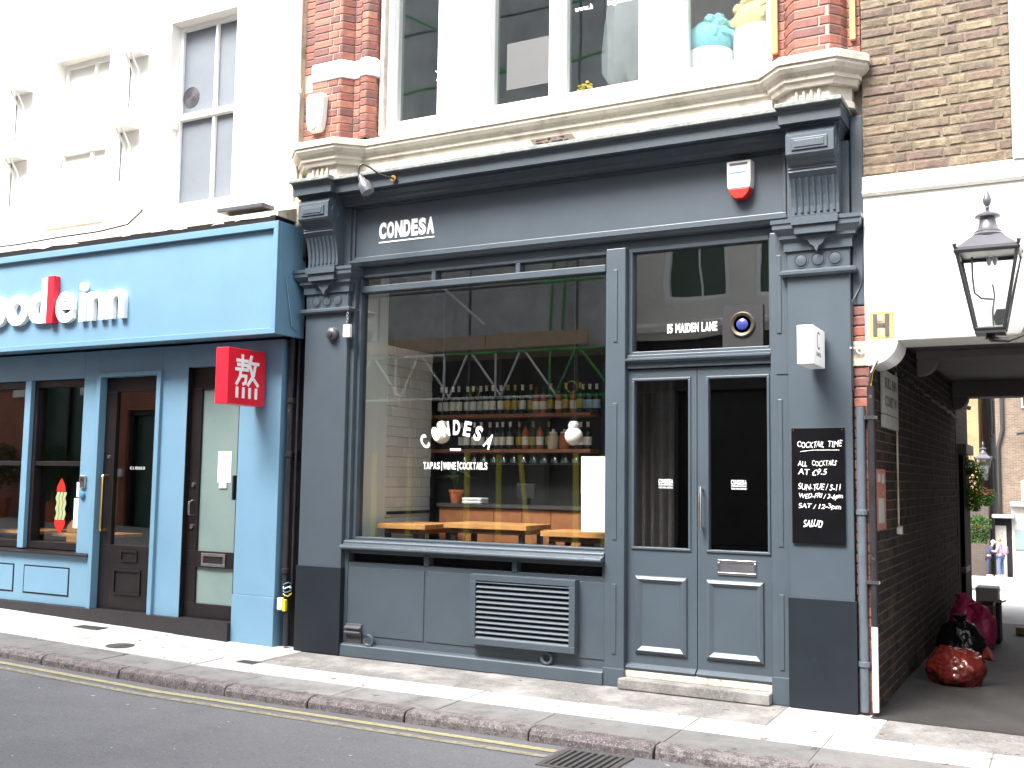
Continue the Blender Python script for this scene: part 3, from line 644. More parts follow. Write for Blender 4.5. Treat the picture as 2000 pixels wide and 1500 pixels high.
# added masses behind the front that close it and block sky light
ms = MB().box(-6.68, -1.335, 4.6, 6.05, -.2, 7.9).box(-6.68, -1.335, .36, 4.599, 3.66, 4.4).box(-6.68, -1.335, .15, 4.599, 7.62, 8).box(-6.68, -5.76, .36, 4.599, 4.41, 7.61).box(-1.99, -1.335, .36, 4.599, 4.41, 7.61).box(-5.759, -1.991, 2.6, 4.599, 4.41, 7.61)
ms.box(-6.68, -6.02, .31, 1.45, 0, 3.659).box(-6.68, -6.62, 1.451, 4.599, 0, 3.659).box(-1.44, -1.335, .31, 4.599, 0, 3.659).box(-6.66, -6.51, .16, .30, 0.01, 4.32)
ms.build('wall_mass', 'room_mid', B)
box(-6.0, -2.0, .25, 2.59, 4.405, 4.45).build('upper_floor', 'room_mid', B)
# ---------------- room behind the shop window
box(-6.6, -1.45, .27, 4.59, -.1, .12).build('room_floor', 'wood_dark', B)
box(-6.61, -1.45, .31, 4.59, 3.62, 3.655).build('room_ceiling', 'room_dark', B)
lw_ = box(-6.015, -5.97, .262, .62, .121, 3.61).build('room_side_wall', 'plaster_pale', B)
tw = box(-6.015, -5.978, .625, 1.45, .121, 2.92).build('tiled_wall', 'grout', B)
brick_path(tw, [(-5.97, .63), (-5.97, 1.45)], .13, 2.93, 'tile_white', name='tile', course=.1, L=.2, joint=.004, depth=.008, rough=.1, bond='stretcher', limit=300)
box(-6.015, -5.972, .625, 1.45, 2.935, 3.61).build('wall_top_band', 'room_dark', B)
box(-5.9695, -5.958, .66, 1.44, 1.262, 1.292).build('dado_rail', 'black_metal', B)
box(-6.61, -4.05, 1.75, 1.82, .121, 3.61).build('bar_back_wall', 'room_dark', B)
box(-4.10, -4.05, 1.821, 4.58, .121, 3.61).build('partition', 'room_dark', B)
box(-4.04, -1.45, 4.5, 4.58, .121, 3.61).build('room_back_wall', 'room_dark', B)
for z in (2.285, 1.925): box(-6.05, -4.17, 1.50, 1.745, z-.035, z).build('shelf', 'wood_dark', B, bevel=.003)
box(-6.0, -4.2, 1.52, 1.74, 1.775, 1.79).build('glass_rack', 'black_metal', B)

# ================================================================== THINGS INSIDE THE RESTAURANT
def bottle_proto(kind, h=.29, r=.037):
    body = {'wine': 'bottle_dark', 'sparkling': 'bottle_green', 'spirit': 'bottle_amber', 'water': 'bottle_dark'}[kind]
    o = MB().lathe([(r*.9, 0), (r, .012), (r, h*.58), (r*.85, h*.66), (r*.42, h*.76), (r*.36, h*.80), (r*.36, h*.97), (r*.42, h*.975), (r*.42, h)], (0, 0, 0), 12).build('bottle', body, smooth=True)
    ORG[o.name] = Vector((0, 0, 0)); o.location = (0, 0, 0)
    lm = {'wine': 'label', 'sparkling': 'foil_gold', 'spirit': 'label', 'water': 'label_blue'}[kind]
    MB().lathe([(r+.0015, h*.16), (r+.0015, h*.46)], (0, 0, 0), 12).build('bottle_label', lm, o, smooth=True)
    cm = {'wine': 'foil_white', 'sparkling': 'foil_gold', 'spirit': 'black_metal', 'water': 'foil_white'}[kind]
    MB().lathe([(r*.38, h*.82), (r*.38, h*.97), (r*.46, h*.972), (r*.46, h*1.005), (.001, h*1.006)], (0, 0, 0), 12).build('bottle_cap', cm, o, smooth=True)
    return o
BOT = {}
def bottle(kind, x, y, z, label, group, h=.29):
    k = (kind, h)
    if k not in BOT: o = BOT[k] = bottle_proto(kind, h); o.location = (x, y, z)
    else: o = copy_tree(BOT[k], None, (x, y, z), random.uniform(0, 6))
    tag(o, label, 'bottle', group)
row = 'wwwwwwwwwwggwgssgsgsg'
for i in range(len(row)):
    k = {'w': 'wine', 'g': 'sparkling', 's': 'spirit'}[row[i]]
    bottle(k, -5.97+i*.083+random.uniform(-.006, .006), 1.6+random.uniform(-.03, .03), 2.285,
           {'wine': 'dark wine bottle with white label on the upper shelf behind the bar', 'sparkling': 'gold-foiled green bottle on the upper shelf behind the bar', 'spirit': 'amber spirit bottle on the upper shelf behind the bar'}[k],
           {'wine': 'dark wine bottles on the upper shelf', 'sparkling': 'gold-foiled bottles on the upper shelf', 'spirit': 'amber bottles on the upper shelf'}[k], .30 if k != 'spirit' else .27)
for i in range(3): bottle('water', -4.20+i*.075-.10, 1.60, 2.285, 'dark bottle with pale blue label at the right end of the upper shelf', 'blue-labelled bottles at the shelf end', .285)
row = 'wwwwwwwwgsgsg'
for i in range(len(row)):
    k = {'w': 'wine', 'g': 'sparkling', 's': 'spirit'}[row[i]]
    bottle(k, -5.70+i*.085+random.uniform(-.006, .006), 1.6+random.uniform(-.03, .03), 1.925,
           {'wine': 'dark wine bottle with white label on the lower shelf behind the bar', 'sparkling': 'gold-foiled green bottle on the lower shelf behind the bar', 'spirit': 'amber spirit bottle on the lower shelf behind the bar'}[k],
           {'wine': 'dark wine bottles on the lower shelf', 'sparkling': 'gold-foiled bottles on the lower shelf', 'spirit': 'amber bottles on the lower shelf'}[k], .28)
for i in range(3): bottle('wine', -4.40+i*.08, 1.6, 1.925, 'dark wine bottle behind the right globe lamp at the lower shelf end', 'wine bottles at the right end of the lower shelf', .27)
def jar(x, fill, label):
    t = thing('storage_jar', (x, 1.6, 1.925), label, 'jar')
    MB().lathe([(.05, .0), (.055, .02), (.055, .13), (.04, .15), (.04, .16)], (x, 1.6, 1.925), 14).build('jar_body', fill, t, smooth=True)
    MB().lathe([(.042, .16), (.042, .175), (.015, .18), (.018, .20), (.0, .205)], (x, 1.6, 1.925), 14).build('jar_lid', 'foil_white', t, smooth=True)
jar(-4.62, 'dirty_cream', 'glass jar with pale contents on the lower shelf'); jar(-4.495, 'terracotta', 'glass jar with orange contents on the lower shelf')
g0 = None
for i in range(24):
    x, y = -5.62+i*.058, 1.56+.06*(i % 2)
    if g0 is None:
        g0 = MB().lathe([(.032, 0), (.032, .003), (.004, .006), (.004, -.07+.0), (.004, -.07), (.02, -.085), (.033, -.12), (.03, -.165), (.028, -.165), (.03, -.12), (.004, -.075)], (0, 0, 0), 10).build('wine_glass', 'glassware', smooth=True)
        g0.location = (x, y, 1.77); o = g0
    else: o = copy_tree(g0, None, (x, y, 1.77))
    tag(o, 'wine glass hanging upside down in the rack under the lower shelf', 'glass', 'wine glasses hanging in the rack')
def globe(x, z, label):
    t = thing('globe_lamp', (x, .6, z-.085), label, 'lamp', 'white globe lamps in the window')
    MB().lathe([(.082*math.cos(a), .082*math.sin(a)) for a in [R(-88+k*12) for k in range(15)]], (x, .6, z), 20).build('globe', 'opal', t, smooth=True)
    MB().lathe([(.048, .07), (.05, .075), (.05, .105), (.042, .112), (.042, .125), (.012, .135)], (x, .6, z), 18).build('gallery', 'white_plastic', t, smooth=True)
    MB().tube([(x+.016*math.cos(a), .6, z+.158+.02*math.sin(a)) for a in [2*math.pi*k/14 for k in range(15)]], .004, 6).build('ring', 'black_metal', t, smooth=True)
    MB().tube([(x, .6, z+.178), (x, .6, 3.62)], .004, 6).build('cord', 'black_metal', t)
globe(-5.31, 2.03, 'white opal globe lamp hanging behind the curved window lettering'); globe(-3.93, 2.01, 'white opal globe lamp hanging above the paper notices')
def table(x0, x1, y0, y1, z, label):
    t = thing('high_table', ((x0+x1)/2, (y0+y1)/2, .12), label, 'table')
    n = 3
    for i in range(n):
        a = y0+(y1-y0)*i/n; b = y0+(y1-y0)*(i+1)/n-.004; box(x0, x1, a, b, z-.045, z).build('table_plank', 'wood_pine', t, bevel=.003)
    box(x0+.06, x1-.06, y0+.05, y1-.05, z-.09, z-.046).build('apron', 'wood_dark', t)
    for xx in (x0+.08, x1-.08):
        for yy in (y0+.07, y1-.07): box(xx-.022, xx+.022, yy-.022, yy+.022, .12, z-.091).build('leg', 'black_metal', t)
table(-5.86, -5.32, .36, .98, 1.19, 'pine high table beside the white tiled wall'); table(-5.16, -4.30, .42, .92, 1.215, 'long pine high table in the middle of the window')
table(-4.12, -3.45, .34, .80, 1.18, 'pine high table behind the paper notices')
def stool(x, y, label):
    t = thing('bar_stool', (x, y, .12), label, 'stool', 'wooden stools at the high tables')
    box(x-.16, x+.16, y-.14, y+.14, .83, .87).build('seat', 'wood_pine', t, bevel=.01)
    for sx in (-1, 1):
        for sy in (-1, 1): MB().tube([(x+sx*.17, y+sy*.15, .12), (x+sx*.12, y+sy*.1, .83)], .016, 6).build('leg', 'black_metal', t)
    box(x-.14, x+.14, y-.135, y-.115, .36, .385).build('foot_rail', 'black_metal', t)
stool(-5.23, .66, 'wooden bar stool between the left and middle tables'); stool(-4.2, .9, 'wooden bar stool between the middle and right tables')
t = thing('bar_counter', (-4.9, 1.2, .12), 'wood-fronted bar counter with dark top behind the tables', 'counter')
for i in range(5): box(-5.62+i*.31, -5.62+(i+1)*.31-.006, 1.08, 1.10, .125, 1.33).build('front_board', 'wood_dark', t)
box(-5.62, -4.07, 1.10, 1.38, .125, 1.34).build('carcass', 'room_dark', t); box(-5.64, -4.06, 1.05, 1.40, 1.341, 1.375).build('counter_top', 'room_dark', t, bevel=.004)
t = thing('potted_plant', (-5.5, 1.2, 1.376), 'dark-leaved plant in a terracotta pot on the left end of the bar', 'plant')
MB().lathe([(.05, 0), (.07, .11), (.078, .11), (.078, .135), (.06, .135), (.0, .12)], (-5.5, 1.2, 1.376), 16).build('pot', 'terracotta', t, smooth=True)
for i in range(9):
    a = i*2.4; r = .10+.06*random.random(); d = Vector((math.cos(a), math.sin(a)*.6, 0)); b = Vector((-5.5, 1.2, 1.49)); s = Vector((-d.y, d.x, 0)).normalized()*.05
    h = .10+.16*random.random(); mid = b+d*r*.6+Vector((0, 0, h)); tip = b+d*r*1.7+Vector((0, 0, h*.75))
    MB().add([b-s*.1, b+s*.1, mid+s, mid-s, tip], [(0, 1, 2, 3), (3, 2, 4)]).build('leaf', 'leaf_dark', t)
    MB().tube([b-Vector((0, 0, .02)), mid], .004, 5).build('stem', 'leaf_dark', t)
t = thing('folded_towels', (-5.28, 1.2, 1.376), 'white folded towels on the bar beside the plant', 'towel')
for k in range(2): box(-5.39, -5.17, 1.12, 1.28, 1.377+.03*k, 1.405+.03*k).build('towel', 'paper', t, bevel=.01)
t = thing('till_screen', (-4.72, 1.2, 1.376), 'small dark till screen on the bar', 'screen')
box(-4.82, -4.62, 1.2, 1.22, 1.44, 1.58).build('screen', 'black_metal', t, bevel=.004); box(-4.75, -4.69, 1.17, 1.25, 1.376, 1.439).build('stand', 'black_metal', t)
cu_ = MB(); pts = []
for k in range(41): pts.append((-4.05+k*.0175, 1.60+.03*math.sin(k*1.25), 0))
cu_.add([(p[0], p[1], .13) for p in pts]+[(p[0], p[1], 2.75) for p in pts]+[(p[0], p[1]+.01, .13) for p in pts]+[(p[0], p[1]+.01, 2.75) for p in pts],
        [(i, i+1, 41+i+1, 41+i) for i in range(40)]+[(82+i, 123+i, 123+i+1, 82+i+1) for i in range(40)])
cu_.tube([(-4.09, 1.6, 2.77), (-3.3, 1.6, 2.77)], .012, 8)
cu_.build('curtain', 'curtain', label='dark pleated curtain at the right end of the bar', cat='curtain')
def paper(x0, x1, z0, z1, y, label, name='paper_notice', mat='paper', cat='notice', group=None):
    return box(x0, x1, y, y+.002, z0, z1).build(name, mat, label=label, cat=cat, group=group)
paper(-3.655, -3.43, 1.512, 1.82, .162, 'upper of two blank white notices inside the window'); paper(-3.652, -3.428, 1.20, 1.508, .162, 'lower of two blank white notices inside the window')
# things behind the upper windows
def knit(c, r, mat, label, n=26):
    mb = MB(); rnd = random.Random(int(r*1000))
    for i in range(n):
        a = rnd.uniform(0, 6.28); e = rnd.uniform(-.3, 1.2); p = Vector(c)+Vector((math.cos(a)*math.cos(e), math.sin(a)*math.cos(e)*.7, math.sin(e)))*r*.75
        d = Vector((rnd.uniform(-1, 1), rnd.uniform(-1, 1), rnd.uniform(-.6, .6))).normalized()*r*.35
        mb.tube([p-d, p-d*.5+Vector((0, 0, .02)), p+d*.5+Vector((0, 0, .02)), p+d], [.01, r*.2, r*.2, .01], 7)
    mb.lathe([(r*.85*math.cos(R(k)), r*.8*math.sin(R(k))) for k in (-60, -30, 0, 30, 60, 88)], c, 14)
    return mb
def pot_knit(x, y, r, mat, label, zb, hk):
    t = thing('knitted_bundle', (x, y, zb), label, 'knitting')
    MB().lathe([(r*.75, 0), (r*.95, .05), (r, hk), (r*.9, hk+.02), (r*.5, hk+.02)], (x, y, zb), 18).build('white_pot', 'pot_white', t, smooth=True)
    knit((x, y, zb+hk+r*.45), r*1.15, mat, label).build('yarn', mat, t, smooth=True)
box(-5.7, -2.0, .24, .62, 4.80, 4.955).build('window_board', 'white_gloss', B)
pot_knit(-2.62, .42, .22, 'knit_blue', 'chunky blue knitted bundle in a white pot in the right upper window', 4.955, .22); pot_knit(-2.22, .44, .20, 'knit_yellow', 'pale yellow knitted bundle in a white pot in the right upper window', 4.955, .36)
cl = MB(); nn_ = 28; vs = []; prof = [(.05, 6.3), (.16, 6.0), (.20, 5.7), (.23, 5.45), (.22, 5.28), (.15, 5.17), (.04, 5.13)]
for r_, z_ in prof:
    for k in range(nn_):
        a_ = 2*math.pi*k/nn_; f_ = r_*(1+.10*math.sin(a_*5+z_*3)+.06*math.sin(a_*9)); vs.append((-3.42+f_*math.cos(a_), .55+.45*f_*math.sin(a_), z_+.04*math.sin(a_*3)))
cl.add(vs, [(i*nn_+k, i*nn_+(k+1) % nn_, (i+1)*nn_+(k+1) % nn_, (i+1)*nn_+k) for i in range(len(prof)-1) for k in range(nn_)]+[tuple(range((len(prof)-1)*nn_, len(prof)*nn_))])
cl.build('hanging_cloth', 'cloth_white', label='pale cloth bundle hanging in the third upper window', cat='cloth', smooth=True)
t = thing('flower_pot', (-3.72, .32, 4.955), 'yellow flowers at the left corner of the third upper window', 'flowers')
MB().lathe([(.035, 0), (.05, .05), (.03, .05)], (-3.72, .32, 4.955), 10).build('pot', 'pot_white', t)
fl_ = MB()
for i in range(26):
    c = Vector((-3.72, .32, 5.04))+Vector((random.uniform(-.06, .06), random.uniform(-.05, .05), random.uniform(-.02, .06)))
    fl_.lathe([(.002, -.01), (.02, .0), (.004, .012)], c, 6)
fl_.build('flower_heads', 'flower_yellow', t)
t = thing('wooden_tray', (-4.3, .40, 4.955), 'shallow wooden tray on the sill of the second upper window', 'tray')
for p in ((-4.48, -4.08, .32, .335), (-4.48, -4.08, .465, .48), (-4.48, -4.465, .336, .464), (-4.095, -4.08, .336, .464)): box(*p, 4.956, 5.02).build('side_board', 'wood_pine', t)
box(-4.46, -4.10, .336, .464, 4.956, 4.97).build('tray_bottom', 'wood_pine', t)
box(-5.24, -5.10, .33, .45, 4.956, 5.02).build('small_box', 'pot_white', label='small white box on the sill of the left upper window', cat='box', bevel=.006)
lt = box(-4.42, -3.99, .1578, .1592, 5.10, 5.53).build('window_decal', 'decal_grey', label='plain pale grey square vinyl decal on the second upper window pane', cat='decal')
sc_ = MB().tube([(-5.17, .157, 5.32), (-5.09, .157, 5.41)], .006, 6).tube([(-5.09, .157, 5.34), (-5.18, .157, 5.415)], .006, 6)
for c in ((-5.085, 5.325), (-5.075, 5.425)): sc_.tube([(c[0]+.016*math.cos(a), .157, c[1]+.016*math.sin(a)) for a in [k*.7 for k in range(10)]], .005, 6)
sc_.build('scissor_decal', 'white_print', label='white scissors decal on the left upper window pane', cat='decal')
t = thing('window_lettering', (-3.42, .157, 5.6), 'white lettering with a web address on the third upper window pane', 'lettering')
for tx, x_, z_, w_, h_ in (('MAKE.', -3.55, 5.80, .28, .075), ('www.h', -3.75, 5.69, .17, .05), ('ing.co.uk', -3.44, 5.675, .25, .06)):
    MB().text(tx, (x_, .1575, z_), (1, 0, 0), (0, 0, 1), w_, h_, .001, bold=.025, spacing=1.1).build('lettering', 'vinyl_white', t)

# ================================================================== THINGS ON THE RESTAURANT FRONT
t = thing('gooseneck_lamp', (-5.36, -.215, 4.30), 'grey gooseneck spot lamp hooked over the cornice above the shop name', 'lamp')
MB().lathe([(.03, 0), (.03, .012), (.012, .016), (.012, .03)], (-5.36, -.232, 4.31), 14, 'y').build('wall_plate', 'brass', t)
MB().tube([(-5.36, -.235, 4.31), (-5.36, -.30, 4.30), (-5.42, -.36, 4.32), (-5.50, -.40, 4.385), (-5.555, -.42, 4.415), (-5.59, -.43, 4.40), (-5.60, -.43, 4.35), (-5.585, -.43, 4.31)], .009, 8).build('arm', 'black_metal', t, smooth=True)
ax = Vector((.45, .12, -.88)).normalized(); p0 = Vector((-5.585, -.43, 4.315))
MB().tube([p0, p0+ax*.03, p0+ax*.045, p0+ax*.06, p0+ax*.09, p0+ax*.15, p0+ax*.185], [.022, .024, .03, .032, .055, .062, .062], 16).build('lamp_shade', 'grey_metal', t, smooth=True)
# alarm boxes
t = thing('alarm_box', (-2.25, .06, 3.82), 'white alarm box with red rounded bottom on the fascia', 'alarm box')
def shield(z0, z1, wtop, wbot, y0, y1, xc, round_bot=True):
    pts = [(-wtop/2, z1), (wtop/2, z1)]; n = 8
    pts += [(wtop/2+(wbot/2-wtop/2)*k/n, z1+(z0-z1)*k/n) for k in range(1, n+1)]; pts += [(-wbot/2, z0)]+[(-(wtop/2+(wbot/2-wtop/2)*k/n), z1+(z0-z1)*k/n) for k in range(n-1, 0, -1)]
    return pts
def arc_shield(xc, zt, zb, hw, y0, y1, zc0, zc1):
    """outline of a shield between heights zc0..zc1"""
    def hwz(z):
        s = (zt-z)/(zt-zb); return hw*(1-.06*s) if s < .55 else hw*(.967)*math.sqrt(max(0.0004, 1-((s-.55)/.46)**2))
    zs = [zc1+(zc0-zc1)*k/12 for k in range(13)]
    return [(xc+hwz(z), z) for z in zs]+[(xc-hwz(z), z) for z in reversed(zs)]
for nm, mt_, a, b, yy in (('cover', 'white_plastic', 3.895, 4.11, -.03), ('sounder', 'red_plastic', 3.815, 3.894, -.025)):
    q = arc_shield(-2.25, 4.11, 3.812, .105, 0, 0, a, b)
    MB().prism(q, lambda p, yy=yy: (-2.25+(p[0]+2.25)*.9, yy, p[1]), lambda p: (p[0], .0595, p[1])).build(nm, mt_, t, bevel=.006)
box(-2.32, -2.18, -.032, -.0305, 4.075, 4.095).build('top_slot', 'grey_metal', t)
box(-2.315, -2.195, -.0312, -.0304, 4.012, 4.022).build('printed_mark', 'blue_plastic', t)
t = thing('alarm_box', (-6.32, -.18, 4.9), 'tall white alarm box with oval lens on the red brick pier', 'alarm box')
rr = [(-6.43, 5.24), (-6.40, 5.275), (-6.23, 5.275), (-6.20, 5.24), (-6.215, 5.0), (-6.235, 4.92), (-6.26, 4.895), (-6.375, 4.895), (-6.40, 4.92), (-6.42, 5.0)]
MB().prism(rr, lambda p: (-6.315+(p[0]+6.315)*.9, -.20, 5.085+(p[1]-5.085)*.95), lambda p: (p[0], -.131, p[1])).build('cover', 'white_plastic', t, bevel=.008)
MB().lathe([(.04, .0), (.04, -.008), (.034, -.010), (.0, -.010)], (-6.32, -.20, 4.955), 16, 'y').build('lens', 'sign_dirty', t)
box(-6.335, -6.305, -.203, -.2005, 5.10, 5.106).build('printed_mark', 'grey_metal', t)
t = thing('bell_dome', (-6.16, 0, 2.90), 'dark round bell on the left grey pilaster', 'bell')
MB().lathe([(.062, -.001), (.064, -.02), (.058, -.045), (.04, -.062), (.02, -.066)], (-6.16, 0, 2.965), 18, 'y').build('dome', 'grey_metal', t, smooth=True)
MB().lathe([(.024, -.06), (.024, -.078), (.012, -.08), (.0, -.08)], (-6.15, 0, 2.955), 12, 'y').build('boss', 'black_metal', t, smooth=True)
t = thing('tag_box', (-5.985, -.03, 2.92), 'small white box hanging from a chain beside the left pilaster', 'box')
box(-6.015, -5.935, -.05, -.012, 2.92, 3.04).build('box_body', 'white_plastic', t, bevel=.006)
for k in range(4): MB().tube([(-5.98+.009*math.cos(a)*(1 if k % 2 else .3), -.03+.009*math.cos(a)*(.3 if k % 2 else 1), 3.055+k*.028+.016*math.sin(a)) for a in [i*.8 for i in range(9)]], .0035, 5).build('chain_link', 'chrome', t)
MB().tube([(-5.98, -.03, 3.165), (-6.0, -.01, 3.16), (-6.03, .02, 3.15)], .005, 6).build('hook', 'chrome', t)
# projecting sign box with C
t = thing('projecting_sign', (-1.665, -.23, 2.46), 'white projecting box sign with a thin black letter C on the right pilaster', 'sign')
sg = box(-1.722, -1.61, -.43, -.04, 2.46, 2.735).build('sign_box', 'sign_white', t, bevel=.004)
MB().text('C', (-1.6097, -.305, 2.575), (0, 1, 0), (0, 0, 1), .085, .13, .0012, bold=-.012).build('letter', 'black_metal', t)
MB().text('TAPAS', (-1.6097, -.335, 2.525), (0, 1, 0), (0, 0, 1), .15, .03, .0012).build('lettering', 'black_metal', t)
box(-1.69, -1.64, -.0395, -.0005, 2.56, 2.64).build('wall_mount', 'grey_metal', t)
# chalk board
t = thing('chalk_board', (-1.675, -.02, 1.18), 'black board with white handwritten cocktail hours on the right pilaster', 'menu board')
box(-1.865, -1.485, -.022, -.001, 1.185, 2.03).build('board', 'black_board', t, bevel=.002)
def chalk(s, x, z, w, h, **k): MB().text(s, (x, -.0222, z), (1, 0, 0), (0, 0, 1), w, h, .0008, wob=.0035, shear=.18, **k).build('handwriting', 'chalk', t)
chalk('COCKTAIL', -1.825, 1.885, .195, .043, bold=.004); chalk('TIME', -1.605, 1.89, .10, .045, bold=.004)
MB().tube([(-1.80, -.0228, 1.855), (-1.70, -.0228, 1.866), (-1.52, -.0228, 1.866)], .0022, 5).build('underline', 'chalk', t)
chalk('ALL', -1.82, 1.75, .065, .038); chalk('COCKTAILS', -1.72, 1.752, .175, .038); chalk('AT £9.5', -1.82, 1.685, .205, .042)
chalk('SUN-TUE / 5-11', -1.82, 1.575, .30, .045); chalk('WED-FRI / 3-6pm', -1.82, 1.505, .315, .045, bold=.004); chalk('SAT / 12-3pm', -1.82, 1.43, .30, .045, bold=.006)
chalk('SALUD', -1.785, 1.305, .135, .052, bold=.01)
for xx, zz in ((-1.85, 2.012), (-1.50, 2.012)): MB().lathe([(.006, -.0225), (.005, -.0255), (.0, -.0255)], (xx, 0, zz), 8, 'y').build('screw', 'chrome', t)
# extractor horn panel in the fanlight
t = thing('round_vent', (-2.27, .128, 2.66), 'square dark panel with brass ring and blue cap in the fanlight', 'vent')
box(-2.43, -2.11, .128, .1495, 2.66, 3.0).build('panel', 'black_metal', t)
MB().lathe([(.10, .1275), (.10, .115), (.09, .108), (.07, .114), (.066, .1275)], (-2.27, 0, 2.85), 24, 'y').build('ring', 'bronze', t, smooth=True)
MB().lathe([(.045, .1275), (.045, .115), (.035, .108), (.0, .106)], (-2.27, 0, 2.85), 18, 'y').build('cap', 'cap_blue', t, smooth=True)
# louvred vent
t = thing('louvre_vent', (-4.1, .0, .225), 'large grey louvred vent on the panel under the shop window', 'vent')
lx0, lx1, lz0, lz1 = -4.60, -3.615, .225, .815
fr = MB()
for a, b, c, d in ((lx0, lx1, lz0, lz0+.055), (lx0, lx1, lz1-.055, lz1), (lx0, lx0+.055, lz0+.055, lz1-.055), (lx1-.055, lx1, lz0+.055, lz1-.055)): fr.box(a, b, -.03, .0515, c, d)
fr.build('frame', 'grey_paint', t, bevel=.004); box(lx0+.055, lx1-.055, .04, .0515, lz0+.055, lz1-.055).build('dark_back', 'recess_black', t)
n = 12
for i in range(n):
    z = lz0+.062+i*(lz1-lz0-.125)/(n-1)
    MB().prism([(-.022, z-.012), (-.026, z-.006), (-.014, z+.006), (.035, z+.034), (.035, z+.028), (-.012, z-.002)], lambda q: (lx0+.056, q[0], q[1]), lambda q: (lx1-.056, q[0], q[1])).build('slat', 'grey_paint', t)
t = thing('flue_vent', (-5.86, .03, .115), 'small dark two-slat flue vent low on the stall riser', 'vent')
box(-5.945, -5.775, .03, .0595, .185, .29).build('box_body', 'grey_metal', t, bevel=.004); box(-5.94, -5.78, .045, .0595, .1855-.07, .1845).build('lower_plate', 'cast_iron', t)
for z in (.262, .222): MB().prism([(.0, z-.012), (.0, z-.006), (.0295, z+.012), (.0295, z-.002)], lambda q: (-5.948, q[0], q[1]), lambda q: (-5.772, q[0], q[1])).build('slat', 'grey_metal', t)
for xx, zz, lab in ((-5.68, .155, 'grey iron hook ring near the flue vent'), (-3.89, .165, 'grey iron hook ring under the louvred vent')):
    h = MB().tube([(xx+.046*math.cos(a), .022, zz+.046*math.sin(a)) for a in [R(100-k*22) for k in range(14)]], .014, 8)
    h.tube([(xx, .022, zz+.046), (xx, .0515, zz+.046)], .010, 6); h.build('hook_ring', 'grey_paint', smooth=True, label=lab, cat='hook')
box(-2.075, -1.985, -.03, .0195, 4.465, 4.55).build('junction_box', 'white_plastic', label='small white junction box on the stone frieze by the right pier', cat='junction box', bevel=.006)
box(-5.23, -5.14, -.02, .0195, 4.47, 4.53).build('junction_box', 'white_plastic', label='small white junction box on the stone frieze above the shop name', cat='junction box', bevel=.006)
# pipes at the left gap
t = thing('drain_pipe', (-6.70, .06, 0), 'black drain pipe in the gap between the two shopfronts', 'pipe')
MB().tube([(-6.60, .07, 4.20), (-6.60, .07, 3.76), (-6.63, .065, 3.72), (-6.68, .06, 3.70), (-6.70, .06, 3.66), (-6.70, .06, .55), (-6.69, .05, .46), (-6.655, .045, .40), (-6.65, .045, .02)], .032, 10).build('pipe', 'pipe_black', t, smooth=True)
for z in (3.2, 2.35, 1.83, .72): MB().lathe([(.034, -.025), (.042, -.02), (.042, .02), (.034, .025)], (-6.70, .06, z), 12).build('pipe_collar', 'pipe_black', t)
for z in (3.18, 1.86): box(-6.76, -6.64, .09, .148, z-.012, z+.012).build('pipe_clip', 'pipe_black', t)
MB().tube([(-6.635, .085, 3.66), (-6.635, .085, .6)], .014, 8).build('side_pipe', 'pipe_black', t, smooth=True)
t = thing('white_downpipe', (-6.62, .02, 4.45), 'slim white downpipe beside the red brick pier', 'pipe')
MB().tube([(-6.69, .0, 7.4), (-6.69, .0, 4.62), (-6.685, .0, 4.46)], .024, 10).build('pipe', 'white_render', t, smooth=True)
for z in (5.42, 6.6): MB().lathe([(.026, -.03), (.033, -.025), (.033, .025), (.026, .03)], (-6.69, .0, z), 12).build('pipe_collar', 'white_render', t)
t = thing('cable_box', (-6.66, -.02, .36), 'white and yellow cable box strapped to the foot of the black pipe', 'cable box')
box(-6.715, -6.66, -.03, .012, .36, .475).build('white_cover', 'white_plastic', t, bevel=.008); box(-6.658, -6.62, -.025, .012, .35, .46).build('yellow_cover', 'yellow_plastic', t, bevel=.008)
for k in range(4): MB().tube([(-6.655+.04*math.cos(a), .045+.04*math.sin(a), .50+k*.035+.012*math.sin(2*a+k)) for a in [i*.7 for i in range(10)]], .005, 5).build('cable_wrap', ['yellow_plastic', 'blue_plastic', 'white_plastic', 'blue_plastic'][k], t)
# pipes at the right corner
t = thing('corner_pipe', (-1.385, .02, 0), 'grey painted pipe standing against the right pilaster', 'pipe')
MB().tube([(-1.378, .03, .02), (-1.378, .03, 2.18)], .034, 12).build('pipe', 'pipe_grey', t, smooth=True)
for z in (1.42, .35): MB().lathe([(.036, -.02), (.044, -.015), (.044, .015), (.036, .02)], (-1.378, .03, z), 12).build('pipe_collar', 'pipe_grey', t)
t = thing('corner_pipe', (-1.31, -.0, 0), 'black cable pipe with white lower end at the passage corner', 'pipe')
MB().tube([(-1.30, .01, .95), (-1.30, .01, 2.33)], .027, 10).build('pipe', 'pipe_black', t, smooth=True)
MB().tube([(-1.30, .01, .03), (-1.30, .01, .62)], .022, 10).build('white_guard', 'white_gloss', t, smooth=True); MB().tube([(-1.30, .01, .621), (-1.30, .01, .949)], .024, 10).build('pipe_middle', 'pipe_black', t, smooth=True)
for z in (2.10, .93): box(-1.345, -1.262, -.02, .035, z-.012, z+.012).build('pipe_clip', 'chrome', t)
cb = [('cable', 'yellow_plastic', .0), ('cable', 'black_metal', .02), ('cable', 'grey_metal', .035)]
for nm, mt_, o_ in cb:
    MB().tube([(-1.30-o_*.3, -.005, 2.33), (-1.285, -.02-o_, 2.42), (-1.25, .0-o_, 2.50), (-1.20, .06, 2.55), (-1.23, .16, 2.57)], .009, 6).build(nm, mt_, t, smooth=True)
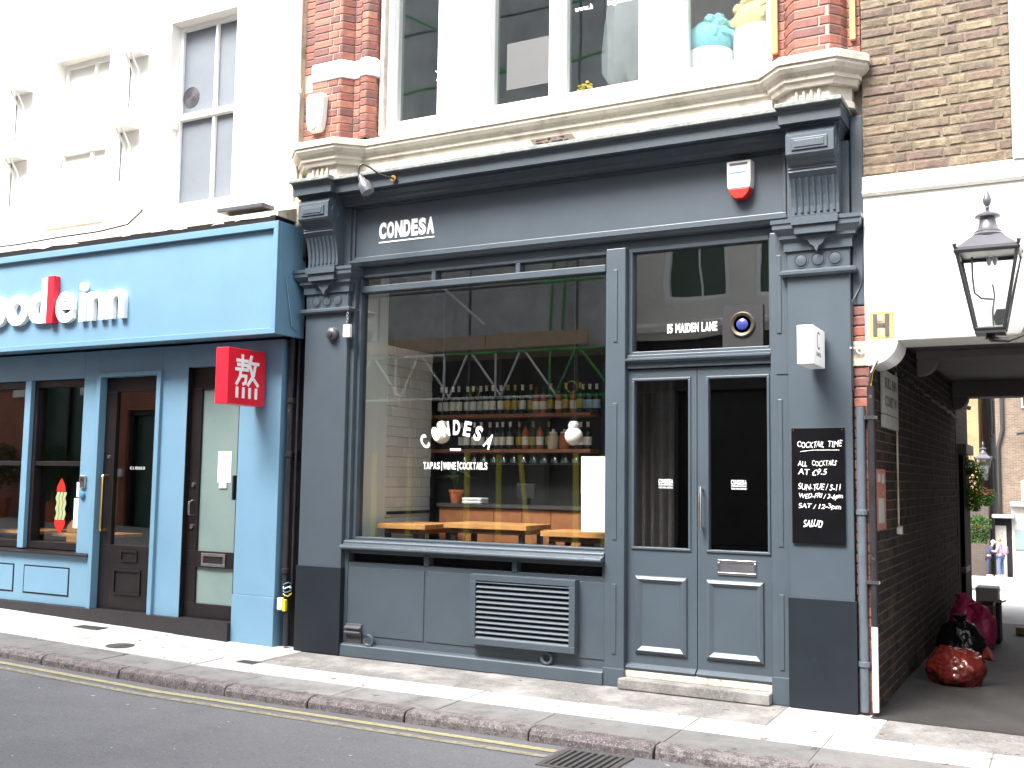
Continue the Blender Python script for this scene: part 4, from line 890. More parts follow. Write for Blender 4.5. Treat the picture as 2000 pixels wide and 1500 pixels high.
MB().tube([(-1.345, .06, 4.35), (-1.345, .055, 3.3), (-1.35, .05, 3.1), (-1.40, .04, 3.0), (-1.42, -.004, 2.95), (-1.42, -.004, 2.3)], .006, 6).build('wall_cable', 'black_metal', label='thin black cable looping down the side of the right pilaster', cat='cable', smooth=True)

# ================================================================== BLUE NOODLE SHOP
N = thing('shop_building', (-9, 0, 0), 'white rendered building with a pale blue noodle shopfront', 'building')
def nb(x0, x1, y0, y1, z0, z1, name, mat, bev=.004, par=None): return box(x0, x1, y0, y1, z0, z1).build(name, mat, par or N, bevel=bev)
# piers and posts
pr = nb(-7.30, -6.775, 0, .3, .47, 2.95, 'pier', 'blue_paint'); nb(-7.30, -6.77, -.012, .3, .0, .469, 'pier_foot', 'blue_paint', .004, pr)
nb(-8.37, -8.01, 0, .3, .19, 2.95, 'pier', 'blue_paint'); nb(-9.56, -9.325, 0, .3, .76, 2.95, 'pier', 'blue_paint')
nb(-10.52, -10.42, -.01, .2, .782, 2.66, 'mullion', 'blue_paint'); nb(-11.62, -11.42, -.01, .2, .2, 2.95, 'pier', 'blue_paint')
nb(-13, -11.63, 0, .3, .1, 2.95, 'side_wall', 'blue_paint')
hd = MB().box(-11.42, -9.561, .0, .3, 2.661, 2.95).box(-9.324, -8.371, .0, .3, 2.70, 2.95).box(-8.009, -7.301, .0, .3, 2.72, 2.95).build('head_panel', 'blue_paint', N)
dfm = MB()
for a, b, c, d in ((-9.325, -9.265, .19, 2.70), (-8.425, -8.365, .19, 2.70), (-9.265, -8.425, 2.655, 2.70)): dfm.box(a, b, -.035, .1, c, d)
dfm.build('door_architrave', 'blue_trim', N, bevel=.004)
kp = MB().add([(x, y, z) for x in (-13, -11, -9, -7.301) for y, z in ((-.06, gz(x)-.02), (-.06, .195+.5*gz(x)*0), (.3, .195), (.3, gz(x)-.02))], [(0, 4, 5, 1), (1, 5, 6, 2), (4, 8, 9, 5), (5, 9, 10, 6), (8, 12, 13, 9), (9, 13, 14, 10), (12, 15, 14, 13), (0, 1, 2, 3)]).build('kick_plate', 'tread_plate', N)
# stall riser with outlined panels
srn = nb(-11.42, -9.326, .0, .25, .196, .73, 'stall_riser', 'blue_paint')
for a, b in ((-10.385, -9.64), (-11.2, -10.55)):
    g = MB()
    for p in ((a, b, .585, .60), (a, b, .29, .305), (a, a+.015, .305, .585), (b-.015, b, .305, .585)): g.box(p[0], p[1], -.004, -.0005, p[2], p[3])
    g.build('panel_groove', 'recess_black', srn); nb(a+.016, b-.016, -.008, -.0005, .306, .584, 'riser_panel', 'blue_paint', .003, srn)
MB().prism([(.1, .731), (-.05, .731), (-.055, .75), (-.02, .765), (.1, .781)], lambda q: (-11.42, q[0], q[1]), lambda q: (-9.3255, q[0], q[1])).build('window_sill', 'brown_black', N)
for x0, x1 in ((-10.42, -9.56), (-11.42, -10.52)):
    f = MB()
    for a, b, c, d in ((x0, x0+.06, .782, 2.66), (x1-.05, x1, .782, 2.66), (x0+.06, x1-.05, 2.58, 2.66), (x0+.06, x1-.05, .782, .86)): f.box(a, b, .04, .16, c, d)
    f.box(x0+.06, x1-.05, .05, .15, 1.70, 1.75)
    f = f.build('sash_window', 'brown_black', N, bevel=.003)
    box(x0+.055, x1-.045, .105, .112, 1.745, 2.585).build('pane', 'glass', f); box(x0+.055, x1-.045, .125, .132, .855, 1.705).build('pane', 'glass', f)
# doors
d1 = MB().gridwall(-9.264, -8.426, .197, 2.654, .055, .11, [(-9.10, -8.53, .87, 2.50)]).build('door', 'brown_black', N, bevel=.003)
box(-9.105, -8.525, .08, .086, .865, 2.505).build('pane', 'glass', d1)
MB().box(-9.02, -8.62, .04, .0545, .36, .38).box(-9.02, -8.62, .04, .0545, .60, .62).box(-9.02, -9.0, .04, .0545, .38, .60).box(-8.64, -8.62, .04, .0545, .38, .60).build('panel_moulding', 'brown_black', d1)
MB().box(-8.93, -8.68, .042, .0545, .70, .72).box(-8.93, -8.68, .042, .0545, .80, .82).box(-8.93, -8.91, .042, .0545, .72, .80).box(-8.70, -8.68, .042, .0545, .72, .80).build('letter_plate', 'brown_black', d1)
MB().tube([(-9.185, .055, 1.60), (-9.185, -.01, 1.60), (-9.185, -.015, 1.59), (-9.185, -.015, 1.03), (-9.185, -.01, 1.02), (-9.185, .055, 1.02)], .012, 8).build('handle', 'brass', d1, smooth=True)
MB().lathe([(.02, .055), (.02, .045), (.0, .042)], (-9.18, 0, 1.80), 12, 'y').build('lock', 'chrome', d1)
MB().text('CLOSED', (-8.88, .0795, 1.67), (1, 0, 0), (0, 0, 1), .22, .028, .0008, spacing=1.5).build('lettering', 'vinyl_white', d1)
d2 = MB().gridwall(-8.0, -7.301, .197, 2.719, .055, .11, [(-7.86, -7.36, .86, 2.50), (-7.86, -7.36, .34, .70)]).build('door', 'brown_black', N, bevel=.003)
d2['label'] = 'black-framed door with frosted glass'
for a, b in ((.855, 2.505), (.335, .705)): box(-7.865, -7.355, .08, .09, a, b).build('frosted_pane', 'frost', d2)
MB().box(-7.775, -7.455, .04, .0545, .715, .742).box(-7.775, -7.455, .04, .0545, .815, .842).box(-7.775, -7.745, .04, .0545, .742, .815).box(-7.485, -7.455, .04, .0545, .742, .815).build('letter_plate', 'chrome', d2, bevel=.003)
box(-7.744, -7.486, .05, .0545, .743, .814).build('letter_slot', 'recess_black', d2)
MB().tube([(-7.93, .055, 1.36), (-7.93, .005, 1.35), (-7.93, .0, 1.30), (-7.93, .005, 1.22), (-7.93, .055, 1.21)], .009, 8).build('handle', 'chrome', d2, smooth=True)
for z in (1.52, 1.10): MB().lathe([(.024, .055), (.024, .04), (.0, .036)], (-7.93, 0, z), 12, 'y').build('lock', 'chrome', d2, smooth=True)
box(-7.36, -7.345, .0, .05, 1.38, 1.62).build('door_plate', 'black_metal', d2)
dj = MB().box(-8.009, -8.0005, .0, .2, .197, 2.719).build('door_jamb', 'brown_black', N)
# sign fascia box
sgn = MB().box(-13, -6.64, -.28, .1, 2.98, 4.02).build('sign_fascia', 'blue_paint', N)
rm = MB()
for a, b, c, d in ((-13, -6.60, 3.965, 4.035), (-13, -6.60, 2.955, 3.01), (-6.655, -6.60, 3.01, 3.965)): rm.box(a, b, -.325, -.2805, c, d)
rm.box(-6.64, -6.60, -.28, .1, 2.955, 4.035)
rm.build('sign_rim', 'blue_trim', sgn, bevel=.004)
MB().tube([(-6.59, -.20, 3.5), (-6.585, -.1, 3.05), (-6.60, .0, 3.0)], .006, 6).build('stay_cable', 'blue_trim', sgn)
K = -.281
lets = MB().text('nood', (-11.16, K, 3.235), (1, 0, 0), (0, 0, 1), 1.36, .50, .055, bold=.036).text('e', (-9.665, K, 3.225), (1, 0, 0), (0, 0, 1), .275, .335, .055, bold=.032).text('inn', (-9.30, K, 3.225), (1, 0, 0), (0, 0, 1), .68, .42, .055, bold=.024, spacing=1.05)
lets.build('lettering', 'sign_white', sgn, bevel=.003)
box(-9.785, -9.685, -.36, -.281, 3.23, 3.745).build('red_letter', 'sign_red', sgn, bevel=.003)
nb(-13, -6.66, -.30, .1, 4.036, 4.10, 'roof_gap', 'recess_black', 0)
# rough ledge with torn flashing above the sign
lg = MB(); rnd = random.Random(3); xs = [-13+k*.16 for k in range(41)]; xs = [x for x in xs if x < -6.64]+[-6.64]
vs = []
for x in xs:
    j = rnd.uniform(-.014, .014); vs += [(x, -.30+rnd.uniform(-.01, .01), 4.085+j), (x, -.29, 4.135+j*.6), (x, -.02, 4.225), (x, .02, 4.09)]
lg.add(vs, [(i*4+k, i*4+4+k, i*4+4+(k+1) % 4, i*4+(k+1) % 4) for i in range(len(xs)-1) for k in range(4)]+[(0, 1, 2, 3), tuple(len(vs)-4+k for k in (3, 2, 1, 0))]).build('ledge', 'dirty_cream', N)
# upper wall
WO = [(-8.47, -7.53, 4.46, 6.47), (-10.31, -9.41, 4.44, 6.37), (-12.1, -11.33, 4.42, 6.26)]
uwl = MB().gridwall(-13, -6.72, 4.10, 7.6, .0, .3, WO).build('upper_wall', 'white_render', N)
box(-6.72, -6.665, .08, .3, 4.10, 7.6).build('party_edge', 'dirty_cream', N)
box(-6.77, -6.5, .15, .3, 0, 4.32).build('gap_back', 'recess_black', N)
box(-6.71, -6.62, -.02, .149, 4.05, 4.30).build('quoin_stone', 'dirty_cream', N, bevel=.015); box(-6.70, -6.62, .02, .149, 4.31, 4.62).build('quoin_stone', 'dirty_cream', N, bevel=.012)
for i, (a, b, c, d) in enumerate(WO):
    mt = ['blind_grey', 'blind_white', 'blind_grey'][i]; zm = 5.45 if i == 0 else 5.32
    f = MB()
    for p in ((a, a+.045, c, d), (b-.045, b, c, d), (a+.045, b-.045, d-.05, d), (a+.045, b-.045, c, c+.04)): f.box(p[0], p[1], .13, .24, p[2], p[3])
    f.box(a+.045, b-.045, .105, .19, zm-.035, zm+.03); xm = a+(b-a)*.565
    f.box(xm-.016, xm+.016, .13, .2, c+.04, zm-.035).box(xm-.016, xm+.016, .13, .2, zm+.03, d-.05)
    w_ = f.build('sash_window', 'white_gloss', N, bevel=.004)
    for (p, q) in ((a+.04, xm-.014), (xm+.014, b-.04)):
        for (r_, s_) in ((c+.035, zm-.034), (zm+.029, d-.045)): box(p, q, .168, .176, r_, s_).build('pane', mt, w_)
    box(a-.02, b+.02, -.03, .12, c-.045, c-.001).build('window_sill', 'white_render', w_, bevel=.006) if i else None
    box(a+.01, a+.035, .07, .12, zm-.13, zm-.03).build('sash_horn', 'white_gloss', w_)
vn = MB()
for k in range(5): vn.lathe([(.018+.022*k, .1675), (.018+.022*k, .160), (.026+.022*k, .160), (.026+.022*k, .1675)], (-8.31, 0, 5.68), 24, 'y')
vn.lathe([(.105, .1678), (.105, .165), (.0, .165)], (-8.31, 0, 5.68), 24, 'y')
vn.build('window_fan', 'grey_metal', label='round brown extractor fan in the upper sash of the right white window', cat='fan')
nm = MB().box(-13, -6.68, .301, 6.0, 2.96, 10).box(-13, -6.68, 3.6, 6.0, -.2, 2.959).box(-13, -12.9, .301, 3.599, 0, 2.959).box(-7.4, -6.68, .301, 3.599, 0, 2.959).box(-13, -6.68, .0, .3, 7.601, 10)  # added masses behind the shop, blocking sky light from the back
nm.build('wall_mass', 'room_mid', N); nb(-12.9, -7.4, .2, 3.6, -.05, .18, 'room_floor', 'wood_dark', 0)
nb(-8.38, -8.3, .31, 3.5, .181, 2.95, 'partition', 'room_dark', 0)
# shelf brackets on the white wall
BL = ['upper of the two white wall brackets between the white windows', 'lower of the two white wall brackets between the white windows', 'upper white wall bracket at the left edge', 'lower white wall bracket at the left edge']
for (x, z), lab in zip(((-8.97, 6.18), (-9.06, 5.36), (-10.87, 6.08), (-10.90, 5.27)), BL):
    t = thing('wall_bracket', (x, 0, z-.2), lab, 'bracket')
    box(x-.17, x+.17, -.20, -.0005, z, z+.018).build('shelf_plate', 'white_gloss', t)
    for sx in (-.03, .05): MB().tube([(x+sx, -.14, z-.002), (x+sx, -.03, z-.16), (x+sx, -.003, z-.26)], .011, 6).build('brace', 'white_gloss', t)
    MB().tube([(x-.10, -.01, z-.002), (x-.10, -.01, z-.55)], .006, 6).build('cable', 'grey_metal', t)
box(-7.42, -6.83, -.30, -.12, 4.20, 4.245).build('floodlight_bar', 'grey_metal', label='dark grey flat bar light on the ledge above the blue sign', cat='light', bevel=.008)
MB().tube([(-12, -.10, 4.25), (-10.6, -.14, 4.22), (-9.9, -.16, 4.23), (-9.3, -.13, 4.24), (-8.95, -.05, 4.30), (-8.80, -.02, 4.42), (-8.79, .0, 4.46)], .011, 6).build('wall_cable', 'black_metal', label='black cable lying along the ledge above the blue sign', cat='cable', smooth=True)
# red projecting sign
t = thing('projecting_sign', (-7.03, -.28, 2.29), 'red projecting box sign with a white Chinese character', 'sign')
box(-7.112, -6.958, -.54, -.03, 2.29, 2.82).build('sign_box', 'sign_red', t, bevel=.004)
box(-7.06, -7.01, -.0295, -.0005, 2.45, 2.65).build('wall_mount', 'sign_red', t)
ch = MB(); sx, sz, sy0, sz0 = .30, .40, -.435, 2.355
SK = [[(.04, .88), (.52, .88)], [(.28, 1.0), (.28, .68)], [(.08, .78), (.48, .78)], [(.0, .67), (.54, .67)], [(.22, .66), (.18, .48), (.04, .32)], [(.2, .52), (.46, .52), (.44, .36), (.34, .33)],
      [(.68, 1.0), (.62, .84), (.54, .72)], [(.62, .84), (1.0, .84)], [(.88, .83), (.8, .56), (.56, .32)], [(.64, .74), (.78, .48), (1.0, .32)], [(.07, .22), (.07, .02)], [(.355, .22), (.355, .02)], [(.64, .22), (.64, .02)], [(.93, .22), (.93, .02)]]
kk = 0
for st_ in SK:
    for a, b in zip(st_[:-1], st_[1:]):
        kk += 1
        A = Vector((sy0+a[0]*sx, sz0+a[1]*sz)); Bv = Vector((sy0+b[0]*sx, sz0+b[1]*sz)); d = (Bv-A).normalized(); n_ = Vector((-d.y, d.x))*.0155; A -= d*.012; Bv += d*.012
        ch.prism([A-n_, Bv-n_, Bv+n_, A+n_], lambda q: (-6.9578, q[0], q[1]), lambda q, kk=kk: (-6.9558+kk*.00022, q[0], q[1]))
ch.build('character', 'sign_white', t)
# small things on the blue front
t = thing('intercom', (-9.485, -.02, 1.47), 'silver and black intercom on the blue pier left of the noodle shop door', 'intercom')
box(-9.525, -9.445, -.03, -.0005, 1.46, 1.60).build('housing', 'chrome', t, bevel=.01); box(-9.51, -9.475, -.034, -.0305, 1.53, 1.57).build('camera_window', 'black_metal', t)
t = thing('door_bell', (-9.49, -.02, 1.34), 'round pale blue bell under the intercom', 'bell')
MB().lathe([(.04, -.0005), (.04, -.015), (.03, -.03), (.0, -.034)], (-9.49, 0, 1.385), 14, 'y').build('bell_body', 'blue_plastic', t, smooth=True); MB().lathe([(.012, -.034), (.012, -.038), (.0, -.039)], (-9.49, 0, 1.385), 10, 'y').build('button', 'blue_trim', t)
t = thing('window_sticker', (-9.98, .118, .96), 'noodle bundle sticker with red bowl and red top on the window', 'sticker')
ns = MB()
for k in range(3):
    x = -10.045+k*.055; w_ = .024
    pts = [(x+.010*math.sin(z_*55), z_) for z_ in [1.10+i*.0155 for i in range(21)]]
    ns.add([(p[0]-w_, .121, p[1]) for p in pts]+[(p[0]+w_, .121, p[1]) for p in pts], [(i, i+1, 21+i+1, 21+i) for i in range(20)])
ns.build('noodle_strands', 'noodle_print', t, fix=False)
MB().prism([(-10.085, 1.095), (-9.90, 1.095), (-9.91, 1.04), (-9.955, .985), (-9.96, .96), (-10.02, .96), (-10.03, .985), (-10.075, 1.04)], lambda q: (q[0], .1195, q[1]), lambda q: (q[0], .1215, q[1])).build('red_bowl', 'red_plastic', t)
MB().prism([(-10.07, 1.415), (-9.92, 1.415), (-9.93, 1.47), (-9.96, 1.52), (-9.995, 1.565), (-10.03, 1.52), (-10.06, 1.47)], lambda q: (q[0], .1195, q[1]), lambda q: (q[0], .1215, q[1])).build('red_top', 'red_plastic', t)
paper(-9.74, -9.63, 1.36, 1.52, .118, 'upper small white notice in the noodle shop window'); paper(-9.77, -9.63, 1.02, 1.345, .118, 'lower tall white notice in the noodle shop window')
t = thing('door_notice', (-7.56, .078, 1.50), 'white paper notice with a small plate taped on the frosted glass door', 'notice')
box(-7.63, -7.455, .0765, .0795, 1.55, 1.86).build('sheet', 'paper', t); box(-7.60, -7.50, .068, .076, 1.49, 1.60).build('small_plate', 'white_plastic', t, bevel=.006)
def ntable(x, y, lab):
    t = thing('dining_table', (x, y, .18), lab, 'table')
    box(x-.4, x+.4, y-.3, y+.3, .90, .935).build('table_top', 'wood_pine', t, bevel=.004); box(x-.04, x+.04, y-.04, y+.04, .2, .899).build('leg', 'black_metal', t); box(x-.22, x+.22, y-.22, y+.22, .181, .2).build('foot', 'black_metal', t)
ntable(-10.0, .65, 'pine dining table behind the noodle shop window'); ntable(-11.2, .7, 'pine dining table at the far left behind the noodle window')
for x, y, lab in ((-10.5, .62, 'curved brown chair back beside the pine table'), (-9.3, 1.0, 'brown chair behind the noodle shop door')):
    t = thing('dining_chair', (x, y, .18), lab, 'chair')
    box(x-.2, x+.2, y-.2, y+.2, .62, .66).build('seat', 'wood_dark', t); MB().prism([(-.2, .67), (.2, .67), (.2, .98), (.12, 1.06), (-.12, 1.06), (-.2, .98)], lambda q: (x+q[0], y+.17, q[1]), lambda q: (x+q[0], y+.2, q[1])).build('backrest', 'wood_pine', t)
    for sx_ in (-.17, .17):
        for sy_ in (-.17, .17): box(x+sx_-.015, x+sx_+.015, y+sy_-.015, y+sy_+.015, .18, .619).build('leg', 'black_metal', t)

# ================================================================== BUILDING OVER THE PASSAGE
P = thing('passage_building', (.3, 0, 0), 'yellow stock brick building with white painted band over the passage arch', 'building')
XC = -1.31
bwp = MB().box(XC-.02, -.335, .03, .3, 3.87, 7.0).build('stock_brick_wall', 'mortar_stock', P)
brick_path(bwp, [(XC-.02, .022), (-.335, .022)], 3.88, 6.21, 'stock_brick', rough=1.15, bond='flemish', limit=290, course=.0745, depth=.03, joint=.013)
box(-.33, 1.6, -.03, .3, 3.87, 7.0).build('white_pilaster', 'white_render', P)
box(-.34, 3.2, .012, .3, 7.001, 7.6).build('upper_white_wall', 'white_render', P)
lin = box(XC-.022, 3.2, .0, .45, 2.65, 3.72).build('lintel_band', 'white_render', P, bevel=.012)
MB().sweep([(XC-.022, .0), (3.2, .0)], [(-.3, 3.721), (.02, 3.721), (.035, 3.74), (.02, 3.76), (.012, 3.86), (-.0, 3.869), (-.3, 3.869)]).build('band_moulding', 'white_render', lin)
def corbel(y0, y1, x0, r, name, mat):
    q = [(x0, 2.649)]+[(x0+r*math.cos(R(a)), 2.649-r*.86*math.sin(R(a))) for a in range(0, 91, 9)]
    MB().prism(q, lambda p: (p[0], y0, p[1]), lambda p: (p[0], y1, p[1])).build(name, mat, P, bevel=.004)
corbel(-.03, .40, XC-.0, .205, 'corbel', 'white_gloss')
box(1.35, 3.2, .0, 6.05, 0, 2.649).build('right_wall', 'dark_brick_mass', P)  # unseen side of the passage, put in for its effect on the light
cl_ = box(XC, 1.349, .4505, 5.75, 2.87, 3.1).build('passage_ceiling', 'ceiling_soffit', P)
nn = [(2.55, 2.85), (5.751, 6.05)]
box(XC, 1.349, 2.55, 2.85, 2.80, 2.869).build('ceiling_beam', 'ceiling_soffit', cl_, bevel=.006); box(XC, 1.349, 5.751, 6.06, 2.68, 3.1).build('ceiling_beam', 'ceiling_soffit', cl_, bevel=.006)
for y0 in (2.60, 5.80):
    zt = 2.799 if y0 < 5 else 2.679
    q = [(XC, zt)]+[(XC+.17*math.cos(R(a)), zt-.15*math.sin(R(a))) for a in range(0, 91, 10)]
    MB().prism(q, lambda p, y0=y0: (p[0], y0, p[1]), lambda p, y0=y0: (p[0], y0+.2, p[1])).build('corbel', 'ceiling_soffit', P)
MB().box(XC-.02, 3.2, .301, 6.05, 3.101, 7.6).build('wall_mass', 'court_brown', P)  # added mass blocking sky light behind the front, kept low for the court
W = thing('passage_wall', (XC, 3, 0), 'dark brick side wall of the covered passage', 'wall')
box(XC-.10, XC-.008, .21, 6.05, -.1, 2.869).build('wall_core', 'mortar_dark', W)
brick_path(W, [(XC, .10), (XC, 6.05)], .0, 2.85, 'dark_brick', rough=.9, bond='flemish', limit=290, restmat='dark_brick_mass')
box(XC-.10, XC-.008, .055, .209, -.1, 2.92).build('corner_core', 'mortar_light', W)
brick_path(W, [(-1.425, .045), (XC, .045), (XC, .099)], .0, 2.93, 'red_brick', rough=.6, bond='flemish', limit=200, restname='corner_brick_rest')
box(-1.424, -1.315, .030, .0445, 2.48, 2.66).build('corner_stone', 'dirty_cream', W, bevel=.006)
# things at the passage mouth
t = thing('hydrant_plate', (-1.215, -.02, 2.665), 'old gilt hydrant plate with a dark letter H on the white band', 'sign')
box(-1.30, -1.135, -.016, -.0005, 2.668, 2.862).build('plate', 'gilt_plate', t, bevel=.004)
MB().box(-1.272, -1.245, -.022, -.0165, 2.685, 2.845).box(-1.19, -1.163, -.022, -.0165, 2.685, 2.845).box(-1.244, -1.191, -.022, -.0165, 2.752, 2.778).build('letter_h', 'plate_dark', t)
MB().text('6', (-1.232, -.0165, 2.795), (1, 0, 0), (0, 0, 1), .028, .040, .004).text('3', (-1.232, -.0165, 2.695), (1, 0, 0), (0, 0, 1), .028, .042, .004).build('numbers', 'sign_white', t)
t = thing('eye_hook', (-1.40, .0, 2.60), 'white metal eye hook in the brick corner below the pilaster return', 'hook')
MB().tube([(-1.37+.022*math.cos(a), .01, 2.59+.022*math.sin(a)) for a in [k*.7 for k in range(10)]], .006, 6).build('eye', 'white_plastic', t); MB().tube([(-1.44, .0, 2.61), (-1.37, .02, 2.61)], .007, 6).build('shank', 'white_plastic', t)
t = thing('court_name_sign', (XC, .82, 2.06), 'weathered white court name plate high on the passage wall', 'sign')
box(XC+.004, XC+.03, .46, 1.18, 2.16, 2.50).build('plate', 'sign_dirty', t, bevel=.004); box(XC+.004, XC+.03, .46, 1.18, 2.055, 2.155).build('lower_plate', 'sign_dirty', t, bevel=.004)
MB().text('BULL INN', (XC+.0301, .52, 2.36), (0, 1, 0), (0, 0, 1), .58, .085, .001, bold=.02).text('COURT W', (XC+.0301, .52, 2.22), (0, 1, 0), (0, 0, 1), .58, .085, .001, bold=.02).build('lettering', 'plate_dark', t)
t = thing('notice_board', (XC, .27, 1.29), 'faded reddish notice board on the passage wall near the corner', 'notice board')
box(XC+.003, XC+.022, .12, .52, 1.29, 1.735).build('board', 'red_board', t); MB().box(XC+.0225, XC+.026, .16, .26, 1.64, 1.70).box(XC+.0225, XC+.026, .34, .44, 1.63, 1.70).box(XC+.0225, XC+.025, .18, .42, 1.34, 1.52).build('old_paper', 'sign_dirty', t)
t = thing('wall_conduit', (XC+.02, 1.22, 1.2), 'thin cream conduit with white socket on the passage wall', 'conduit')
MB().tube([(XC+.010, 1.22, 2.83), (XC+.010, 1.22, 1.27)], .008, 8).build('tube', 'dirty_cream', t, smooth=True)
box(XC+.003, XC+.04, 1.15, 1.20, 1.225, 1.28).build('socket', 'white_plastic', t, bevel=.005); box(XC+.003, XC+.04, 1.21, 1.245, 1.22, 1.29).build('switch', 'dirty_cream', t, bevel=.004)
ch_ = MB(); 
for k in range(60):
    y = .35+k*.095; z = 2.56-.002*k+.03*math.sin(k*.9)*.3
    ch_.tube([(XC+.03, y, z), (XC+.035, y+.05, z+.012*((k % 2)*2-1)), (XC+.03, y+.095, z-.002)], .013, 5)
ch_.build('cable_bundle', 'pipe_black', label='dark sagging cable bundle along the top of the passage wall', cat='cable')
# street lantern
def lantern(cx, cy, zb, s, label, lit='lamp_glass', arm=None):
    t = thing('wall_lantern', (cx, cy, zb), label, 'lantern')
    wb, wt, h = .085*s, .185*s, .50*s; z0, z1 = zb+.05*s, zb+.05*s+h
    cb_ = [(-1, -1), (1, -1), (1, 1), (-1, 1)]
    for i in range(4):
        a, b = cb_[i], cb_[(i+1) % 4]
        MB().tube([(cx+a[0]*wb, cy+a[1]*wb, z0), (cx+a[0]*wt, cy+a[1]*wt, z1+.03*s)], .012*s, 6).build('corner_bar', 'black_metal', t)
        MB().add([(cx+a[0]*wb, cy+a[1]*wb, z0+.005), (cx+b[0]*wb, cy+b[1]*wb, z0+.005), (cx+b[0]*wt, cy+b[1]*wt, z1), (cx+a[0]*wt, cy+a[1]*wt, z1)], [(0, 1, 2, 3)]).build('pane', lit, t)
        MB().tube([(cx+a[0]*wt, cy+a[1]*wt, z1), (cx+b[0]*wt, cy+b[1]*wt, z1)], .014*s, 6).build('top_rail', 'black_metal', t); MB().tube([(cx+a[0]*wb, cy+a[1]*wb, z0), (cx+b[0]*wb, cy+b[1]*wb, z0)], .012*s, 6).build('bottom_rail', 'black_metal', t)
        MB().lathe([(.010*s, 0), (.014*s, .02*s), (.0, .045*s)], (cx+a[0]*wt*1.02, cy+a[1]*wt*1.02, z1+.025*s), 6).build('ear', 'black_metal', t)
    def fr(r0, za, r1, zb_): return [(cx+a[0]*r0, cy+a[1]*r0, za) for a in cb_]+[(cx+a[0]*r1, cy+a[1]*r1, zb_) for a in cb_]
    MB().add(fr(wt*1.0, z1+.008*s, wt*1.0, z1+.025*s), [(0, 1, 5, 4), (1, 2, 6, 5), (2, 3, 7, 6), (3, 0, 4, 7), (4, 5, 6, 7), (3, 2, 1, 0)]).add(fr(wt*.98, z1+.0255*s, .085*s, z1+.115*s), [(0, 1, 5, 4), (1, 2, 6, 5), (2, 3, 7, 6), (3, 0, 4, 7), (4, 5, 6, 7)]).build('roof', 'grey_metal', t)
    zc = z1+.11*s
    MB().lathe([(.095*s, 0), (.10*s, .015*s), (.085*s, .03*s), (.085*s, .04*s), (.07*s, .05*s), (.055*s, .09*s), (.05*s, .125*s), (.078*s, .135*s), (.078*s, .145*s), (.06*s, .16*s), (.03*s, .172*s), (.012*s, .178*s)], (cx, cy, zc), 20).build('chimney', 'grey_metal', t, smooth=True)
    MB().lathe([(.012*s, .17*s), (.012*s, .195*s), (.016*s, .20*s), (.012*s, .207*s), (.026*s, .235*s), (.028*s, .255*s), (.016*s, .29*s), (.006*s, .32*s), (.0, .335*s)], (cx, cy, zc), 14).build('finial', 'grey_metal', t, smooth=True)
    box(cx-wb*1.05, cx+wb*1.05, cy-wb*1.05, cy+wb*1.05, z0-.03*s, z0-.004*s).build('base_plate', 'black_metal', t)
    MB().lathe([(.035*s, .0), (.025*s, .03*s), (.03*s, .04*s)], (cx, cy, zb-.01*s), 10).build('base_boss', 'black_metal', t)
    if lit == 'lamp_glass':
        MB().tube([(cx-.1*s, cy, z1-.01), (cx-.1*s, cy, z1-.14*s), (cx-.09*s, cy, z1-.25*s), (cx-.05*s, cy, z1-.29*s), (cx+.02*s, cy, z1-.30*s)], .007*s, 6).build('gas_pipe', 'grey_metal', t, smooth=True)
        for sx_ in (-.018, .018): MB().lathe([(.014*s, 0), (.016*s, -.03*s), (.010*s, -.055*s), (.0, -.06*s)], (cx+.02*s+sx_*s, cy, z1-.02*s), 8).build('mantle', 'white_plastic', t, smooth=True)
        MB().tube([(cx+.02*s, cy, z0), (cx+.015*s, cy, z0+.12*s), (cx+.03*s, cy, z0+.22*s), (cx+.02*s, cy, z0+.30*s)], .006*s, 6).build('pilot_tube', 'grey_metal', t)
        MB().prism([(-.03, 0), (.03, 0), (.05, .05), (.03, .1), (-.02, .1), (-.04, .05)], lambda q: (cx+.06*s+q[0]*s, cy-.02, z0+.03+q[1]*s), lambda q: (cx+.06*s+q[0]*s, cy+.02, z0+.03+q[1]*s)).build('clockwork_box', 'black_metal', t)
    if arm:
        for p in arm: MB().tube(p, .014*s, 8).build('arm', 'black_metal', t, smooth=True)
    return t
lantern(-.475, -.42, 2.585, 1.0, 'large black gas lantern on the white wall over the passage', arm=[[(-.475, -.42, 2.57), (-.38, -.30, 2.575), (-.30, -.14, 2.63), (-.28, -.002, 2.70)], [(-.475, -.42, 2.575), (-.42, -.3, 2.59), (-.36, -.2, 2.6)]])
